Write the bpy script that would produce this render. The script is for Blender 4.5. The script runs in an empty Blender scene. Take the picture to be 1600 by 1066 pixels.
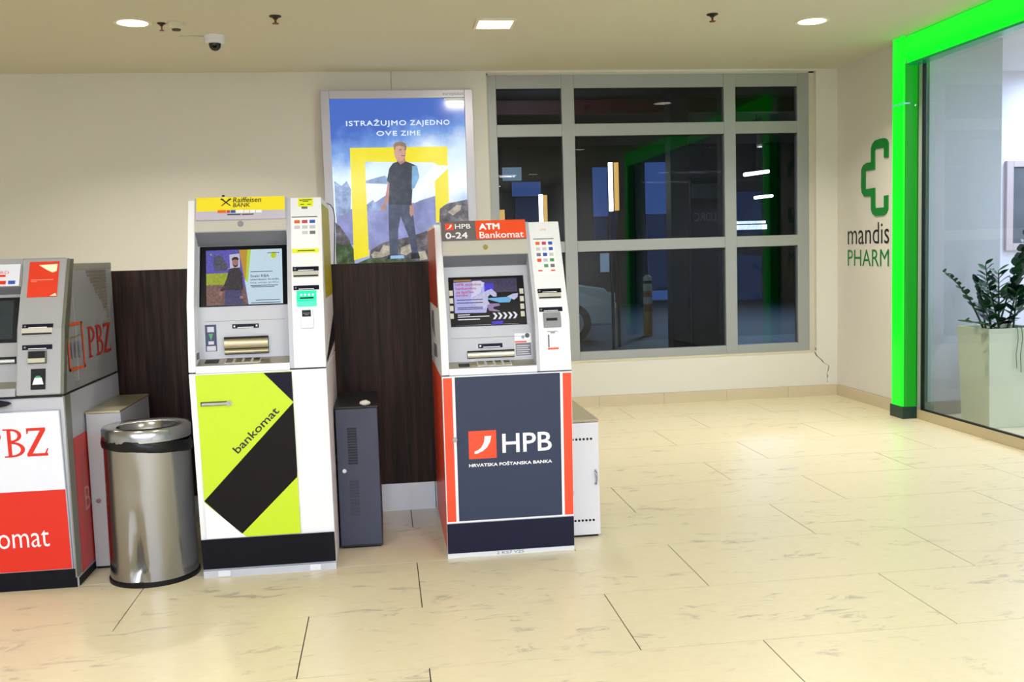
import bpy, bmesh, math, random
import numpy as np
from mathutils import Matrix, Vector
random.seed(7)
S = bpy.context.scene
COL = S.collection

# ------------------------------------------------------------------ camera, world, exposure
CAM_H = 1.4144
FPX = 1544.23
def cam_axes(yaw, pit, rol):
    cy, sy, cp, sp, cr, sr = math.cos(yaw), math.sin(yaw), math.cos(pit), math.sin(pit), math.cos(rol), math.sin(rol)
    f = np.array([sy*cp, cy*cp, sp]); r0 = np.array([cy, -sy, 0.]); u0 = np.cross(r0, f)
    return cr*r0+sr*u0, -sr*r0+cr*u0, f
AX = cam_axes(0.12829683, -0.08833736, -0.03053277)
cd = bpy.data.cameras.new('camera'); cam = bpy.data.objects.new('camera', cd); COL.objects.link(cam)
cd.sensor_fit = 'HORIZONTAL'; cd.sensor_width = 36; cd.lens = FPX/1600*36; cd.clip_end = 200
r, u, f = AX
cam.matrix_world = Matrix(((r[0], u[0], -f[0], 0), (r[1], u[1], -f[1], 0), (r[2], u[2], -f[2], CAM_H), (0, 0, 0, 1)))
S.camera = cam
S.view_settings.view_transform = 'Standard'; S.view_settings.look = 'None'
S.view_settings.gamma = 1; S.view_settings.use_curve_mapping = False
S.view_settings.exposure = 0.07
W = bpy.data.worlds.new('night_sky'); S.world = W; W.use_nodes = True
W.node_tree.nodes['Background'].inputs[0].default_value = (0.012, 0.022, 0.05, 1)
W.node_tree.nodes['Background'].inputs[1].default_value = 1.0
WARM = (1.0, 0.93, 0.82); COOL = (0.66, 0.77, 1.0)
P_DOWN = 42; P_SQUARE = 24; P_TUBE_FILL = 158; P_SHOP = 120

# ------------------------------------------------------------------ pixel -> place
def ray(p):
    return AX[2] + AX[0]*(p[0]-800)/FPX - AX[1]*(p[1]-533)/FPX
def at_z(p, z=0.):
    d = ray(p); t = (z-CAM_H)/d[2]; return np.array([0, 0, CAM_H])+d*t
def at_y(p, Y):
    d = ray(p); return np.array([0, 0, CAM_H])+d*(Y/d[1])
def at_x(p, X):
    d = ray(p); return np.array([0, 0, CAM_H])+d*(X/d[0])
def on_prof(p, prof):
    d = ray(p); best = None
    for (z0, y0), (z1, y1) in zip(prof[:-1], prof[1:]):
        A = np.array([[d[1], -(y1-y0)], [d[2], -(z1-z0)]]); b = np.array([y0, z0-CAM_H])
        if abs(np.linalg.det(A)) < 1e-9: continue
        t, s = np.linalg.solve(A, b)
        if -1e-6 <= s <= 1+1e-6 and t > 0 and (best is None or t < best): best = t
    q = np.array([0, 0, CAM_H])+d*best
    return q[0], q[2]
def rectpx(prof, tl, br):
    a = on_prof(tl, prof); b = on_prof(br, prof)
    return a[0], b[0], b[1], a[1]          # x0,x1,z0,z1
def ptspx(prof, pts): return [on_prof(p, prof) for p in pts]

# ------------------------------------------------------------------ materials
def lin(c):
    return tuple(((v/255)/12.92 if v/255 <= .04045 else ((v/255+.055)/1.055)**2.4) for v in c)
MATS = {}
def mat(name, c, rough=.5, metal=0., spec=.5, emit=None, es=0., bump=0., bscale=60, vary=0., vscale=4.):
    if name in MATS: return MATS[name]
    m = bpy.data.materials.new(name); m.use_nodes = True; nt = m.node_tree; b = nt.nodes['Principled BSDF']
    b.inputs['Base Color'].default_value = (*lin(c), 1); b.inputs['Roughness'].default_value = rough
    b.inputs['Metallic'].default_value = metal; b.inputs['Specular IOR Level'].default_value = spec
    if emit: b.inputs['Emission Color'].default_value = (*lin(emit), 1); b.inputs['Emission Strength'].default_value = es
    if bump or vary:
        tc = nt.nodes.new('ShaderNodeTexCoord')
    if bump:
        n = nt.nodes.new('ShaderNodeTexNoise'); n.inputs['Scale'].default_value = bscale
        bp = nt.nodes.new('ShaderNodeBump'); bp.inputs['Strength'].default_value = bump; bp.inputs['Distance'].default_value = .004
        nt.links.new(tc.outputs['Object'], n.inputs['Vector']); nt.links.new(n.outputs[0], bp.inputs['Height']); nt.links.new(bp.outputs[0], b.inputs['Normal'])
    if vary:
        n = nt.nodes.new('ShaderNodeTexNoise'); n.inputs['Scale'].default_value = vscale; n.inputs['Detail'].default_value = 4
        mx = nt.nodes.new('ShaderNodeMixRGB'); mx.inputs[1].default_value = (*[v*(1-vary) for v in lin(c)], 1); mx.inputs[2].default_value = (*[min(1, v*(1+vary)) for v in lin(c)], 1)
        nt.links.new(tc.outputs['Object'], n.inputs['Vector']); nt.links.new(n.outputs[0], mx.inputs[0]); nt.links.new(mx.outputs[0], b.inputs['Base Color'])
    MATS[name] = m; return m
def emi(name, c, s):
    if name in MATS: return MATS[name]
    m = mat(name, (10, 10, 10), .35, 0, .3, c, s); return m
def ramp(nt, stops):
    r = nt.nodes.new('ShaderNodeValToRGB'); e = r.color_ramp.elements
    while len(e) < len(stops): e.new(.5)
    for k, (p, c) in enumerate(stops): e[k].position = p; e[k].color = (*c, 1)
    return r
def tile_mat():
    m = bpy.data.materials.new('cream_limestone'); m.use_nodes = True; nt = m.node_tree; b = nt.nodes['Principled BSDF']
    tc = nt.nodes.new('ShaderNodeTexCoord'); oi = nt.nodes.new('ShaderNodeObjectInfo')
    mp = nt.nodes.new('ShaderNodeMapping'); mp.inputs['Scale'].default_value = (2.5, 6.0, 1)
    cb = nt.nodes.new('ShaderNodeVectorMath'); cb.operation = 'ADD'
    mu = nt.nodes.new('ShaderNodeMath'); mu.operation = 'MULTIPLY'; mu.inputs[1].default_value = 40
    nt.links.new(oi.outputs['Random'], mu.inputs[0]); nt.links.new(tc.outputs['Object'], cb.inputs[0]); nt.links.new(mu.outputs[0], cb.inputs[1])
    nt.links.new(cb.outputs[0], mp.inputs['Vector'])
    n1 = nt.nodes.new('ShaderNodeTexNoise'); n1.inputs['Scale'].default_value = 2.3; n1.inputs['Detail'].default_value = 6; n1.inputs['Roughness'].default_value = .68; n1.inputs['Distortion'].default_value = .9
    n2 = nt.nodes.new('ShaderNodeTexNoise'); n2.inputs['Scale'].default_value = .8; n2.inputs['Detail'].default_value = 2
    n3 = nt.nodes.new('ShaderNodeTexNoise'); n3.inputs['Scale'].default_value = 7; n3.inputs['Detail'].default_value = 5
    for n in (n1, n2, n3): nt.links.new(mp.outputs[0], n.inputs['Vector'])
    r1 = ramp(nt, [(.56, (0, 0, 0)), (.66, (1, 1, 1))]); r2 = ramp(nt, [(.42, (0, 0, 0)), (.56, (1, 1, 1))])
    nt.links.new(n1.outputs[0], r1.inputs[0]); nt.links.new(n2.outputs[0], r2.inputs[0])
    k = nt.nodes.new('ShaderNodeMath'); k.operation = 'MULTIPLY'; nt.links.new(r1.outputs[0], k.inputs[0]); nt.links.new(r2.outputs[0], k.inputs[1])
    k2 = nt.nodes.new('ShaderNodeMath'); k2.operation = 'MULTIPLY'; k2.inputs[1].default_value = .6; nt.links.new(k.outputs[0], k2.inputs[0])
    base = nt.nodes.new('ShaderNodeMixRGB'); base.inputs[1].default_value = (*lin((210, 197, 164)), 1); base.inputs[2].default_value = (*lin((222, 210, 180)), 1); nt.links.new(n3.outputs[0], base.inputs[0])
    mx = nt.nodes.new('ShaderNodeMixRGB'); mx.inputs[2].default_value = (*lin((146, 138, 130)), 1); nt.links.new(k2.outputs[0], mx.inputs[0]); nt.links.new(base.outputs[0], mx.inputs[1])
    nt.links.new(mx.outputs[0], b.inputs['Base Color']); b.inputs['Roughness'].default_value = .32; b.inputs['Specular IOR Level'].default_value = .45
    return m
def wood_mat():
    m = bpy.data.materials.new('dark_wenge_laminate'); m.use_nodes = True; nt = m.node_tree; b = nt.nodes['Principled BSDF']
    tc = nt.nodes.new('ShaderNodeTexCoord'); mp = nt.nodes.new('ShaderNodeMapping'); mp.inputs['Scale'].default_value = (26, 26, 1.1)
    n = nt.nodes.new('ShaderNodeTexNoise'); n.inputs['Scale'].default_value = 1.6; n.inputs['Detail'].default_value = 7; n.inputs['Distortion'].default_value = .5
    n2 = nt.nodes.new('ShaderNodeTexNoise'); n2.inputs['Scale'].default_value = 7; n2.inputs['Detail'].default_value = 3
    nt.links.new(tc.outputs['Object'], mp.inputs[0]); nt.links.new(mp.outputs[0], n.inputs['Vector']); nt.links.new(mp.outputs[0], n2.inputs['Vector'])
    a = nt.nodes.new('ShaderNodeMath'); a.operation = 'MULTIPLY_ADD'; a.inputs[1].default_value = .35; nt.links.new(n2.outputs[0], a.inputs[0]); nt.links.new(n.outputs[0], a.inputs[2])
    r = ramp(nt, [(.45, lin((17, 11, 10))), (.72, lin((52, 34, 28))), (.9, lin((70, 49, 42)))])
    nt.links.new(a.outputs[0], r.inputs[0]); nt.links.new(r.outputs[0], b.inputs['Base Color']); b.inputs['Roughness'].default_value = .42; b.inputs['Specular IOR Level'].default_value = .18
    return m
def glass_mat(name, tint, ior, extra=0., rough=0.):
    m = bpy.data.materials.new(name); m.use_nodes = True; nt = m.node_tree; nt.nodes.remove(nt.nodes['Principled BSDF']); out = nt.nodes['Material Output']
    t = nt.nodes.new('ShaderNodeBsdfTransparent'); t.inputs[0].default_value = (*tint, 1)
    g = nt.nodes.new('ShaderNodeBsdfGlossy'); g.inputs['Roughness'].default_value = rough
    fr = nt.nodes.new('ShaderNodeFresnel'); fr.inputs['IOR'].default_value = ior
    ad = nt.nodes.new('ShaderNodeMath'); ad.operation = 'ADD'; ad.inputs[1].default_value = extra; ad.use_clamp = True
    mx = nt.nodes.new('ShaderNodeMixShader')
    ge = nt.nodes.new('ShaderNodeNewGeometry'); iv = nt.nodes.new('ShaderNodeMath'); iv.operation = 'SUBTRACT'; iv.inputs[0].default_value = 1; nt.links.new(ge.outputs['Backfacing'], iv.inputs[1])
    fc = nt.nodes.new('ShaderNodeMath'); fc.operation = 'MULTIPLY'; nt.links.new(ad.outputs[0], fc.inputs[0]); nt.links.new(iv.outputs[0], fc.inputs[1])   # reflect once, on entering the pane
    nt.links.new(fr.outputs[0], ad.inputs[0]); nt.links.new(fc.outputs[0], mx.inputs[0]); nt.links.new(t.outputs[0], mx.inputs[1]); nt.links.new(g.outputs[0], mx.inputs[2]); nt.links.new(mx.outputs[0], out.inputs[0])
    return m
def steel_mat(name, c, rough, aniso=0.):
    m = mat(name, c, rough, 1.)
    nt = m.node_tree; b = nt.nodes['Principled BSDF']; b.inputs['Anisotropic'].default_value = aniso
    tc = nt.nodes.new('ShaderNodeTexCoord'); mp = nt.nodes.new('ShaderNodeMapping'); mp.inputs['Scale'].default_value = (4, 4, 300)
    n = nt.nodes.new('ShaderNodeTexNoise'); n.inputs['Scale'].default_value = 1.5
    bp = nt.nodes.new('ShaderNodeBump'); bp.inputs['Strength'].default_value = .04; bp.inputs['Distance'].default_value = .002
    nt.links.new(tc.outputs['Object'], mp.inputs[0]); nt.links.new(mp.outputs[0], n.inputs['Vector']); nt.links.new(n.outputs[0], bp.inputs['Height']); nt.links.new(bp.outputs[0], b.inputs['Normal'])
    return m
TILE = tile_mat(); WOOD = wood_mat()
GROUT = mat('grout', (58, 52, 42), .9)
PAINT = mat('cream_wall_paint', (214, 211, 204), .75, bump=.15, bscale=220, vary=.02, vscale=2)
CEIL = mat('ceiling_paint', (204, 200, 182), .8, bump=.1, bscale=160)
ALU = mat('grey_window_frame', (158, 160, 162), .4, .25)
STEEL = steel_mat('brushed_steel', (158, 158, 160), .2, .5)
STEEL2 = steel_mat('satin_steel', (224, 228, 236), .42, .0); STEEL2.node_tree.nodes['Principled BSDF'].inputs['Metallic'].default_value = .6
CHROME = mat('chrome', (170, 170, 176), .12, 1.)
BLACK = mat('black_plastic', (12, 12, 16), .45, 0, .25)
NAVYBLK = mat('black_kick_panel', (15, 15, 24), .5, 0, .15)
DARKGAP = mat('dark_gap', (14, 13, 12), .8)
WHITE = mat('white_print', (240, 241, 246), .4)
ATMWHITE = mat('white_coated_metal', (234, 235, 242), .38, .05, bump=.05, bscale=400)
ATMGREY = mat('light_grey_plastic', (186, 188, 198), .45, bump=.05, bscale=400)
ATMBEIGE = mat('warm_grey_plastic', (190, 186, 176), .5)
HOOD = mat('hood_grey', (108, 110, 120), .55)
TAN = mat('stainless_shelf', (178, 170, 146), .28, .85)
LIME = mat('lime_yellow_print', (194, 220, 36), .38)
YELLOW = mat('yellow_print', (238, 220, 30), .4)
ORANGE = mat('orange_red_print', (238, 74, 42), .36)
RED = mat('red_print', (214, 34, 14), .34)
BLUEG = mat('blue_grey_print', (48, 57, 84), .34, 0, .3)
SIGNGREY = mat('sign_grey', (104, 98, 104), .35)
INK = mat('black_ink', (24, 22, 34), .5)
GREYINK = mat('grey_ink', (110, 110, 120), .5)

# ------------------------------------------------------------------ mesh helpers
class MB:
    def __init__(s): s.v = []; s.f = []
    def add(s, v, f):
        o = len(s.v); s.v += [tuple(map(float, p)) for p in v]; s.f += [[i+o for i in q] for q in f]; return s
    def box(s, x0, x1, y0, y1, z0, z1):
        return s.add([(x0, y0, z0), (x1, y0, z0), (x1, y1, z0), (x0, y1, z0), (x0, y0, z1), (x1, y0, z1), (x1, y1, z1), (x0, y1, z1)],
                     [(0, 3, 2, 1), (4, 5, 6, 7), (0, 1, 5, 4), (1, 2, 6, 5), (2, 3, 7, 6), (3, 0, 4, 7)])
    def prism(s, poly, a0, a1, axis='x'):
        n = len(poly)
        mk = {'x': lambda p, a: (a, p[0], p[1]), 'y': lambda p, a: (p[0], a, p[1]), 'z': lambda p, a: (p[0], p[1], a)}[axis]
        return s.add([mk(p, a0) for p in poly]+[mk(p, a1) for p in poly], [list(range(n))[::-1], list(range(n, 2*n))]+[(i, (i+1) % n, n+(i+1) % n, n+i) for i in range(n)])
    def rings(s, rings, close=True, cap=True):
        n = len(rings[0]); o = []
        v = [p for rg in rings for p in rg]
        for k in range(len(rings)-1):
            for i in range(n if close else n-1):
                j = (i+1) % n; o.append((k*n+i, k*n+j, (k+1)*n+j, (k+1)*n+i))
        if cap: o.append(list(range(n))[::-1]); o.append([(len(rings)-1)*n+i for i in range(n)])
        return s.add(v, o)
    def lathe(s, prof, c, n=32, cap=True):
        return s.rings([[(c[0]+r*math.cos(2*math.pi*i/n), c[1]+r*math.sin(2*math.pi*i/n), c[2]+z) for i in range(n)] for r, z in prof], True, cap)
    def cyl(s, a, b, r, n=12, r2=None):
        a = np.array(a, float); b = np.array(b, float); d = (b-a)/np.linalg.norm(b-a)
        h = np.array([0, 0, 1.]) if abs(d[2]) < .9 else np.array([1., 0, 0]); p = np.cross(d, h); p /= np.linalg.norm(p); q = np.cross(d, p)
        r2 = r if r2 is None else r2
        return s.rings([[c+rr*(p*math.cos(2*math.pi*i/n)+q*math.sin(2*math.pi*i/n)) for i in range(n)] for c, rr in ((a, r), (b, r2))])
    def tube(s, pts, rad, n=8):
        pts = [np.array(p, float) for p in pts]; rg = []
        for k, p in enumerate(pts):
            d = pts[min(k+1, len(pts)-1)]-pts[max(k-1, 0)]; d /= np.linalg.norm(d)
            h = np.array([0, 0, 1.]) if abs(d[2]) < .9 else np.array([1., 0, 0]); a = np.cross(d, h); a /= np.linalg.norm(a); b = np.cross(d, a)
            rr = rad[k] if isinstance(rad, (list, tuple)) else rad
            rg.append([p+rr*(a*math.cos(2*math.pi*i/n)+b*math.sin(2*math.pi*i/n)) for i in range(n)])
        return s.rings(rg)
ORG = {}
def tag(o, label=None, cat=None, group=None, kind=None):
    if label: o['label'] = label
    if cat: o['category'] = cat
    if group: o['group'] = group
    if kind: o['kind'] = kind
    return o
def thing(name, label, cat, loc, group=None):
    o = bpy.data.objects.new(name, None); COL.objects.link(o); o.location = loc; o.empty_display_size = .1; ORG[o] = Vector(loc)
    return tag(o, label, cat, group)
def obj(name, mb, m, parent=None, bevel=0., smooth=False, origin=None, seg=2):
    if parent is not None: og = ORG[parent]
    elif origin is not None: og = Vector(origin)
    else:
        a = np.array(mb.v); og = Vector(((a[:, 0].min()+a[:, 0].max())/2, (a[:, 1].min()+a[:, 1].max())/2, a[:, 2].min()))
    me = bpy.data.meshes.new(name); me.from_pydata([(p[0]-og[0], p[1]-og[1], p[2]-og[2]) for p in mb.v], [], mb.f)
    bm = bmesh.new(); bm.from_mesh(me); bmesh.ops.recalc_face_normals(bm, faces=bm.faces)
    if bevel:
        es = [e for e in bm.edges if len(e.link_faces) == 2 and e.calc_face_angle(0) > .5]
        bmesh.ops.bevel(bm, geom=es, offset=bevel, segments=seg, profile=.5, affect='EDGES', clamp_overlap=True)
    if smooth:
        for f_ in bm.faces: f_.smooth = True
        for e in bm.edges:
            if len(e.link_faces) == 2 and e.calc_face_angle(0) > .7: e.smooth = False
    bm.to_mesh(me); bm.free()
    o = bpy.data.objects.new(name, me); COL.objects.link(o); me.materials.append(m)
    if parent is not None: o.parent = parent; ORG[o] = og
    else: o.location = og; ORG[o] = og
    return o
def struct(name, mb, m, label=None, bevel=0.):
    o = obj(name, mb, m, bevel=bevel); tag(o, label, None, None, 'structure'); return o
# --- surfaces: f(u, v, off) -> point
def prof_surf(prof):
    def s(x, z, off=0.):
        for k, ((z0, y0), (z1, y1)) in enumerate(zip(prof[:-1], prof[1:])):
            if z <= z1 or k == len(prof)-2: break
        t = (z-z0)/(z1-z0); L = math.hypot(z1-z0, y1-y0)
        return (x, y0+t*(y1-y0)-off*(z1-z0)/L, z+off*(y1-y0)/L)
    s.prof = prof; return s
def y_surf(Y): return lambda x, z, off=0.: (x, Y-off, z)
def xr_surf(X): return lambda y, z, off=0.: (X+off, y, z)      # faces +X
def xl_surf(X): return lambda y, z, off=0.: (X-off, y, z)      # faces -X
def patch(name, surf, r, m, parent, off=.001, t=.0, bevel=0.):
    x0, x1, z0, z1 = r; zs = [z0, z1]
    if hasattr(surf, 'prof'): zs = [z0]+[k for k, _ in surf.prof if z0+1e-4 < k < z1-1e-4]+[z1]
    b = MB(); n = len(zs)
    F = [surf(x, z, off+t) for z in zs for x in (x0, x1)]
    if t <= 0: b.add(F, [(2*k, 2*k+1, 2*k+3, 2*k+2) for k in range(n-1)])
    else:
        B = [surf(x, z, off) for z in zs for x in (x0, x1)]; o = 2*n
        b.add(F+B, [(2*k, 2*k+1, 2*k+3, 2*k+2) for k in range(n-1)]+[(o+2*k+2, o+2*k+3, o+2*k+1, o+2*k) for k in range(n-1)] +
              [(2*k, 2*k+2, o+2*k+2, o+2*k) for k in range(n-1)]+[(2*k+3, 2*k+1, o+2*k+1, o+2*k+3) for k in range(n-1)] + [(1, 0, o, o+1), (2*n-2, 2*n-1, o+2*n-1, o+2*n-2)])
    return obj(name, b, m, parent, bevel)
def bars(name, surf, rects, m, parent, off=.0015, t=0.):
    b = MB()
    for x0, x1, z0, z1 in rects:
        if t <= 0: b.add([surf(x0, z0, off), surf(x1, z0, off), surf(x1, z1, off), surf(x0, z1, off)], [(0, 1, 2, 3)])
        else:
            q = [(x0, z0), (x1, z0), (x1, z1), (x0, z1)]
            b.add([surf(*p, off) for p in q]+[surf(*p, off+t) for p in q], [(3, 2, 1, 0), (4, 5, 6, 7), (0, 1, 5, 4), (1, 2, 6, 5), (2, 3, 7, 6), (3, 0, 4, 7)])
    return obj(name, b, m, parent)
def polys(name, surf, pl, m, parent, off=.0015, joined=False):
    if len(pl) > 1 and not joined:
        return [polys(name, surf, [q], m, parent, off) for q in pl][0]
    b = MB()
    for pts in pl: b.add([surf(p[0], p[1], off) for p in pts], [list(range(len(pts)))])
    o = obj(name, b, m, parent)
    bm = bmesh.new(); bm.from_mesh(o.data); bmesh.ops.triangulate(bm, faces=bm.faces); bm.to_mesh(o.data); bm.free(); return o
def text(name, surf, s, r, m, parent, off=.002, rot=0., bold=0., shear=0., space=1., fat=0.):
    cu = bpy.data.curves.new('t', 'FONT'); cu.body = s; cu.resolution_u = 3; cu.offset = bold; cu.shear = shear; cu.space_character = space; cu.align_x = 'LEFT'
    to = bpy.data.objects.new('t', cu); COL.objects.link(to)
    bpy.context.view_layer.update()
    me = bpy.data.meshes.new_from_object(to.evaluated_get(bpy.context.evaluated_depsgraph_get()))
    vs = np.array([v.co[:] for v in me.vertices]); fs = [list(p.vertices) for p in me.polygons]
    bpy.data.objects.remove(to); bpy.data.curves.remove(cu); bpy.data.meshes.remove(me)
    lo = vs.min(0); hi = vs.max(0)
    x0, x1, z0, z1 = r
    U = (vs[:, 0]-lo[0])/(hi[0]-lo[0])*(x1-x0); V = (vs[:, 1]-lo[1])/(hi[1]-lo[1])*(z1-z0)
    c, s_ = math.cos(rot), math.sin(rot)
    b = MB()
    for k, (du, dv) in enumerate(((0, 0), (fat, 0), (-fat, 0), (0, fat), (0, -fat))[:5 if fat else 1]):
        b.add([surf(x0+(a+du)*c-(bb+dv)*s_, z0+(a+du)*s_+(bb+dv)*c, off+.00004*k) for a, bb in zip(U, V)], fs)
    return obj(name, b, m, parent)
def arc(cx, cy, rx, ry, a0, a1, n=10):
    return [(cx+rx*math.cos(math.radians(a0+(a1-a0)*k/n)), cy+ry*math.sin(math.radians(a0+(a1-a0)*k/n))) for k in range(n+1)]
def serif(ch):                     # polygons in a 1x1 box
    def bowl(x0, cy, ry, rx, th):
        o = arc(x0, cy, rx, ry, 90, -90, 12); i = arc(x0, cy, rx-th, ry-.07, -90, 90, 12); return o+i
    if ch == 'P': return [[(.2, .04), (.38, .04), (.38, .96), (.2, .96)], [(.02, 0), (.58, 0), (.58, .05), (.02, .05)], [(.02, .95), (.4, .95), (.4, 1), (.02, 1)], bowl(.38, .74, .26, .6, .19)]
    if ch == 'B': return [[(.2, .04), (.38, .04), (.38, .96), (.2, .96)], [(.02, 0), (.4, 0), (.4, .05), (.02, .05)], [(.02, .95), (.4, .95), (.4, 1), (.02, 1)], bowl(.38, .76, .24, .5, .18), bowl(.38, .27, .27, .62, .2)]
    return [[(.06, .9), (.96, .9), (.96, 1), (.06, 1)], [(.06, .8), (.12, .8), (.16, .93), (.06, .93)], [(.02, .1), (.28, .1), (.96, .9), (.7, .9)], [(.02, 0), (1., 0), (1., .1), (.02, .1)], [(.93, .07), (1.04, .26), (.97, .26), (.86, .1)]]
def serif_word(name, surf, s, r, m, parent, off=.002, gap=.12):
    x0, x1, z0, z1 = r; w = (x1-x0)/(len(s)+gap*(len(s)-1)); pl = []
    for k, ch in enumerate(s):
        a = x0+k*w*(1+gap)
        for p in serif(ch): pl.append([(a+q[0]*w, z0+q[1]*(z1-z0)) for q in p])
    return polys(name, surf, pl, m, parent, off, True)
def inner(r, a0, a1, b0, b1):      # fraction rect (a along x, b from the bottom)
    x0, x1, z0, z1 = r; return (x0+(x1-x0)*a0, x0+(x1-x0)*a1, z0+(z1-z0)*b0, z0+(z1-z0)*b1)
def disc(name, surf, c, rad, t, m, parent, n=20, off=0.):
    b = MB(); pts = arc(c[0], c[1], rad, rad, 0, 360, n)[:-1]
    b.rings([[surf(p[0], p[1], off) for p in pts], [surf(p[0], p[1], off+t) for p in pts]]); return obj(name, b, m, parent)

# ================================================================== SETTING
YW = 8.737; XR = 4.197; ZC = 3.008
XL = -7.5; YN = -7.0
# floor: grout bed with every visible tile on it
fl = struct('floor', MB().box(XL, 9.0, YN, YW+.02, -.12, -.004), GROUT)
ROWS = [-.289, .311, .911, 1.511, 2.111, 2.711, 3.311, 3.904, 4.509, 5.104, 5.699, 6.227, 6.827, 7.42, 8.0, 8.595, 9.2]
for k in range(len(ROWS)-1):
    y0, y1 = ROWS[k], min(ROWS[k+1], YW)
    if y1-y0 < .02: continue
    row = k-6; ox = .105 if row % 2 else -.345
    n = -4
    while True:
        x0 = ox+1.2*n; x1 = x0+1.2; n += 1
        if x0 > XR: break
        x1 = min(x1, XR)
        if x1-x0 < .03: continue
        obj('floor_tile', MB().box(x0+.0022, x1-.0022, y0+.0018, y1-.0018, -.004, 0), TILE, fl)
o = obj('floor_slab', MB().box(XL, -5.15, YN, YW, -.004, 0).box(-5.15, 4.19, YN, -.29, -.004, 0).box(XR+.02, 9.0, YN, YW+.02, -.004, 0), TILE, fl)
obj('floor_slab_edge', MB().box(-5.15, -4.66, -.29, YW, -.006, -.001), TILE, fl)

struct('ceiling', MB().box(XL, 4.21, YN, YW+.25, ZC, ZC+.15), CEIL)
WX0, WX1, WZ0, WZ1 = .968, 3.992, .425, 2.992      # window opening
wall_back = struct('wall_back', MB().box(XL, WX0, YW, YW+.26, -.1, ZC).box(WX1, 4.36, YW, YW+.26, -.1, ZC).box(WX0, WX1, YW, YW+.26, -.1, WZ0).box(WX0, WX1, YW, YW+.26, WZ1, ZC), PAINT)
wall_right = struct('wall_right', MB().box(XR, 4.36, 7.52, YW, -.1, ZC), PAINT)
struct('wall_left', MB().box(XL-.2, XL, YN, YW+.26, -.1, ZC+.15), PAINT)
struct('wall_front', MB().box(XL-.2, 9.0, YN-.2, YN, -.1, ZC+.15), PAINT)
struct('wall_right_near', MB().box(XR, 4.36, YN, 1.2, -.1, ZC), PAINT)
# plaster crack under the window corner, drawn as real slivers
CR = mat('crack_brown', (120, 104, 92), .9)
ck = [(1274, 543), (1275, 548), (1273, 550), (1276, 556), (1281, 560), (1284, 563), (1287, 567), (1293, 570), (1295, 572), (1294, 578), (1292, 583), (1293, 588), (1292, 592), (1293, 597)]
wd = [1.2, .8, 1.8, 2.2, 1.6, 2.2, 1.4, .8, 1.1, 1.4, .5, 1.7, .4, .9]
pl = []
for k in range(len(ck)-1):
    (a, b_), (c, d) = ck[k], ck[k+1]
    pl.append([at_y((a-wd[k]/2, b_), YW)[[0, 2]], at_y((a+wd[k]/2, b_), YW)[[0, 2]], at_y((c+wd[k+1]/2, d), YW)[[0, 2]], at_y((c-wd[k+1]/2, d), YW)[[0, 2]]])
polys('plaster_crack', y_surf(YW), pl, CR, wall_back, .001, True)

# skirting of stone pieces
SK = mat('skirting_stone', (200, 186, 158), .4, vary=.06, vscale=6)
bb = struct('baseboard_back', MB().box(-5, XR-.014, YW-.004, YW, 0, .1), GROUT)
edges = [-5]+[at_y((x, 630), YW)[0] for x in (936, 1037, 1135, 1231)]
step = edges[2]-edges[1]; e2 = [edges[1]-step*k for k in range(11, 0, -1)]+edges[1:]+[XR-.014]
for a, b_ in zip(e2[:-1], e2[1:]): obj('skirting_piece', MB().box(a+.001, b_-.001, YW-.014, YW-.004, 0, .1), SK, bb)
br = struct('baseboard_right', MB().box(XR-.004, XR, 7.55, YW-.014, 0, .1), GROUT)
for a, b_ in ((7.55, 8.12), (8.12, YW-.014)): obj('skirting_piece', MB().box(XR-.014, XR-.004, a+.001, b_-.001, 0, .1), SK, br)

# ---- night window
win = struct('window_1', MB().box(WX0, WX0+.02, YW+.05, YW+.2, WZ0, WZ1).box(WX1-.05, WX1, YW+.05, YW+.2, WZ0, WZ1).box(WX0, WX1, YW+.05, YW+.2, WZ1-.015, WZ1), mat('window_reveal', (196, 192, 176), .6))
YG = 8.80
GX = [(1.058, 1.641), (1.754, 3.135), (3.244, 3.834)]; GZ = [(.503, 1.409), (1.508, 2.440), (2.547, 2.860)]
FX0, FX1, FZ0, FZ1 = .985, 3.945, .425, 2.978
fy0, fy1 = YG-.015, YG+.06
def frame_bar(x0, x1, z0, z1, d=0.): obj('frame_bar', MB().box(x0, x1, fy0-d, fy1, z0, z1), ALU, win, .003)
frame_bar(FX0, GX[0][0], FZ0, FZ1); frame_bar(GX[2][1], FX1, FZ0, FZ1)
for a, b_ in ((GX[0][1], GX[1][0]), (GX[1][1], GX[2][0])): frame_bar(a, b_, FZ0+.001, FZ1-.001, .004)
for a, b_ in ((FZ0, GZ[0][0]), (GZ[0][1], GZ[1][0]), (GZ[1][1], GZ[2][0]), (GZ[2][1], FZ1)):
    for (x0, x1) in GX: frame_bar(x0, x1, a, b_, .001)
obj('window_sill', MB().box(WX0, WX1, YW-.004, YW+.11, WZ0-.012, WZ0+.002), mat('sill_stone', (206, 198, 176), .5), win)
NGLASS = glass_mat('dark_window_glass', (.68, .75, .80), 1.40, .0)
for (x0, x1) in GX:
    for (z0, z1) in GZ: obj('pane', MB().box(x0-.005, x1+.005, YG+.018, YG+.024, z0-.005, z1+.005), NGLASS, win)
obj('gasket', (lambda b: [b.box(x0, x1, YG-.001, YG+.017, z1-.008, z1) for x0, x1 in GX for z0, z1 in GZ] and b)(MB()), DARKGAP, win)

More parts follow.
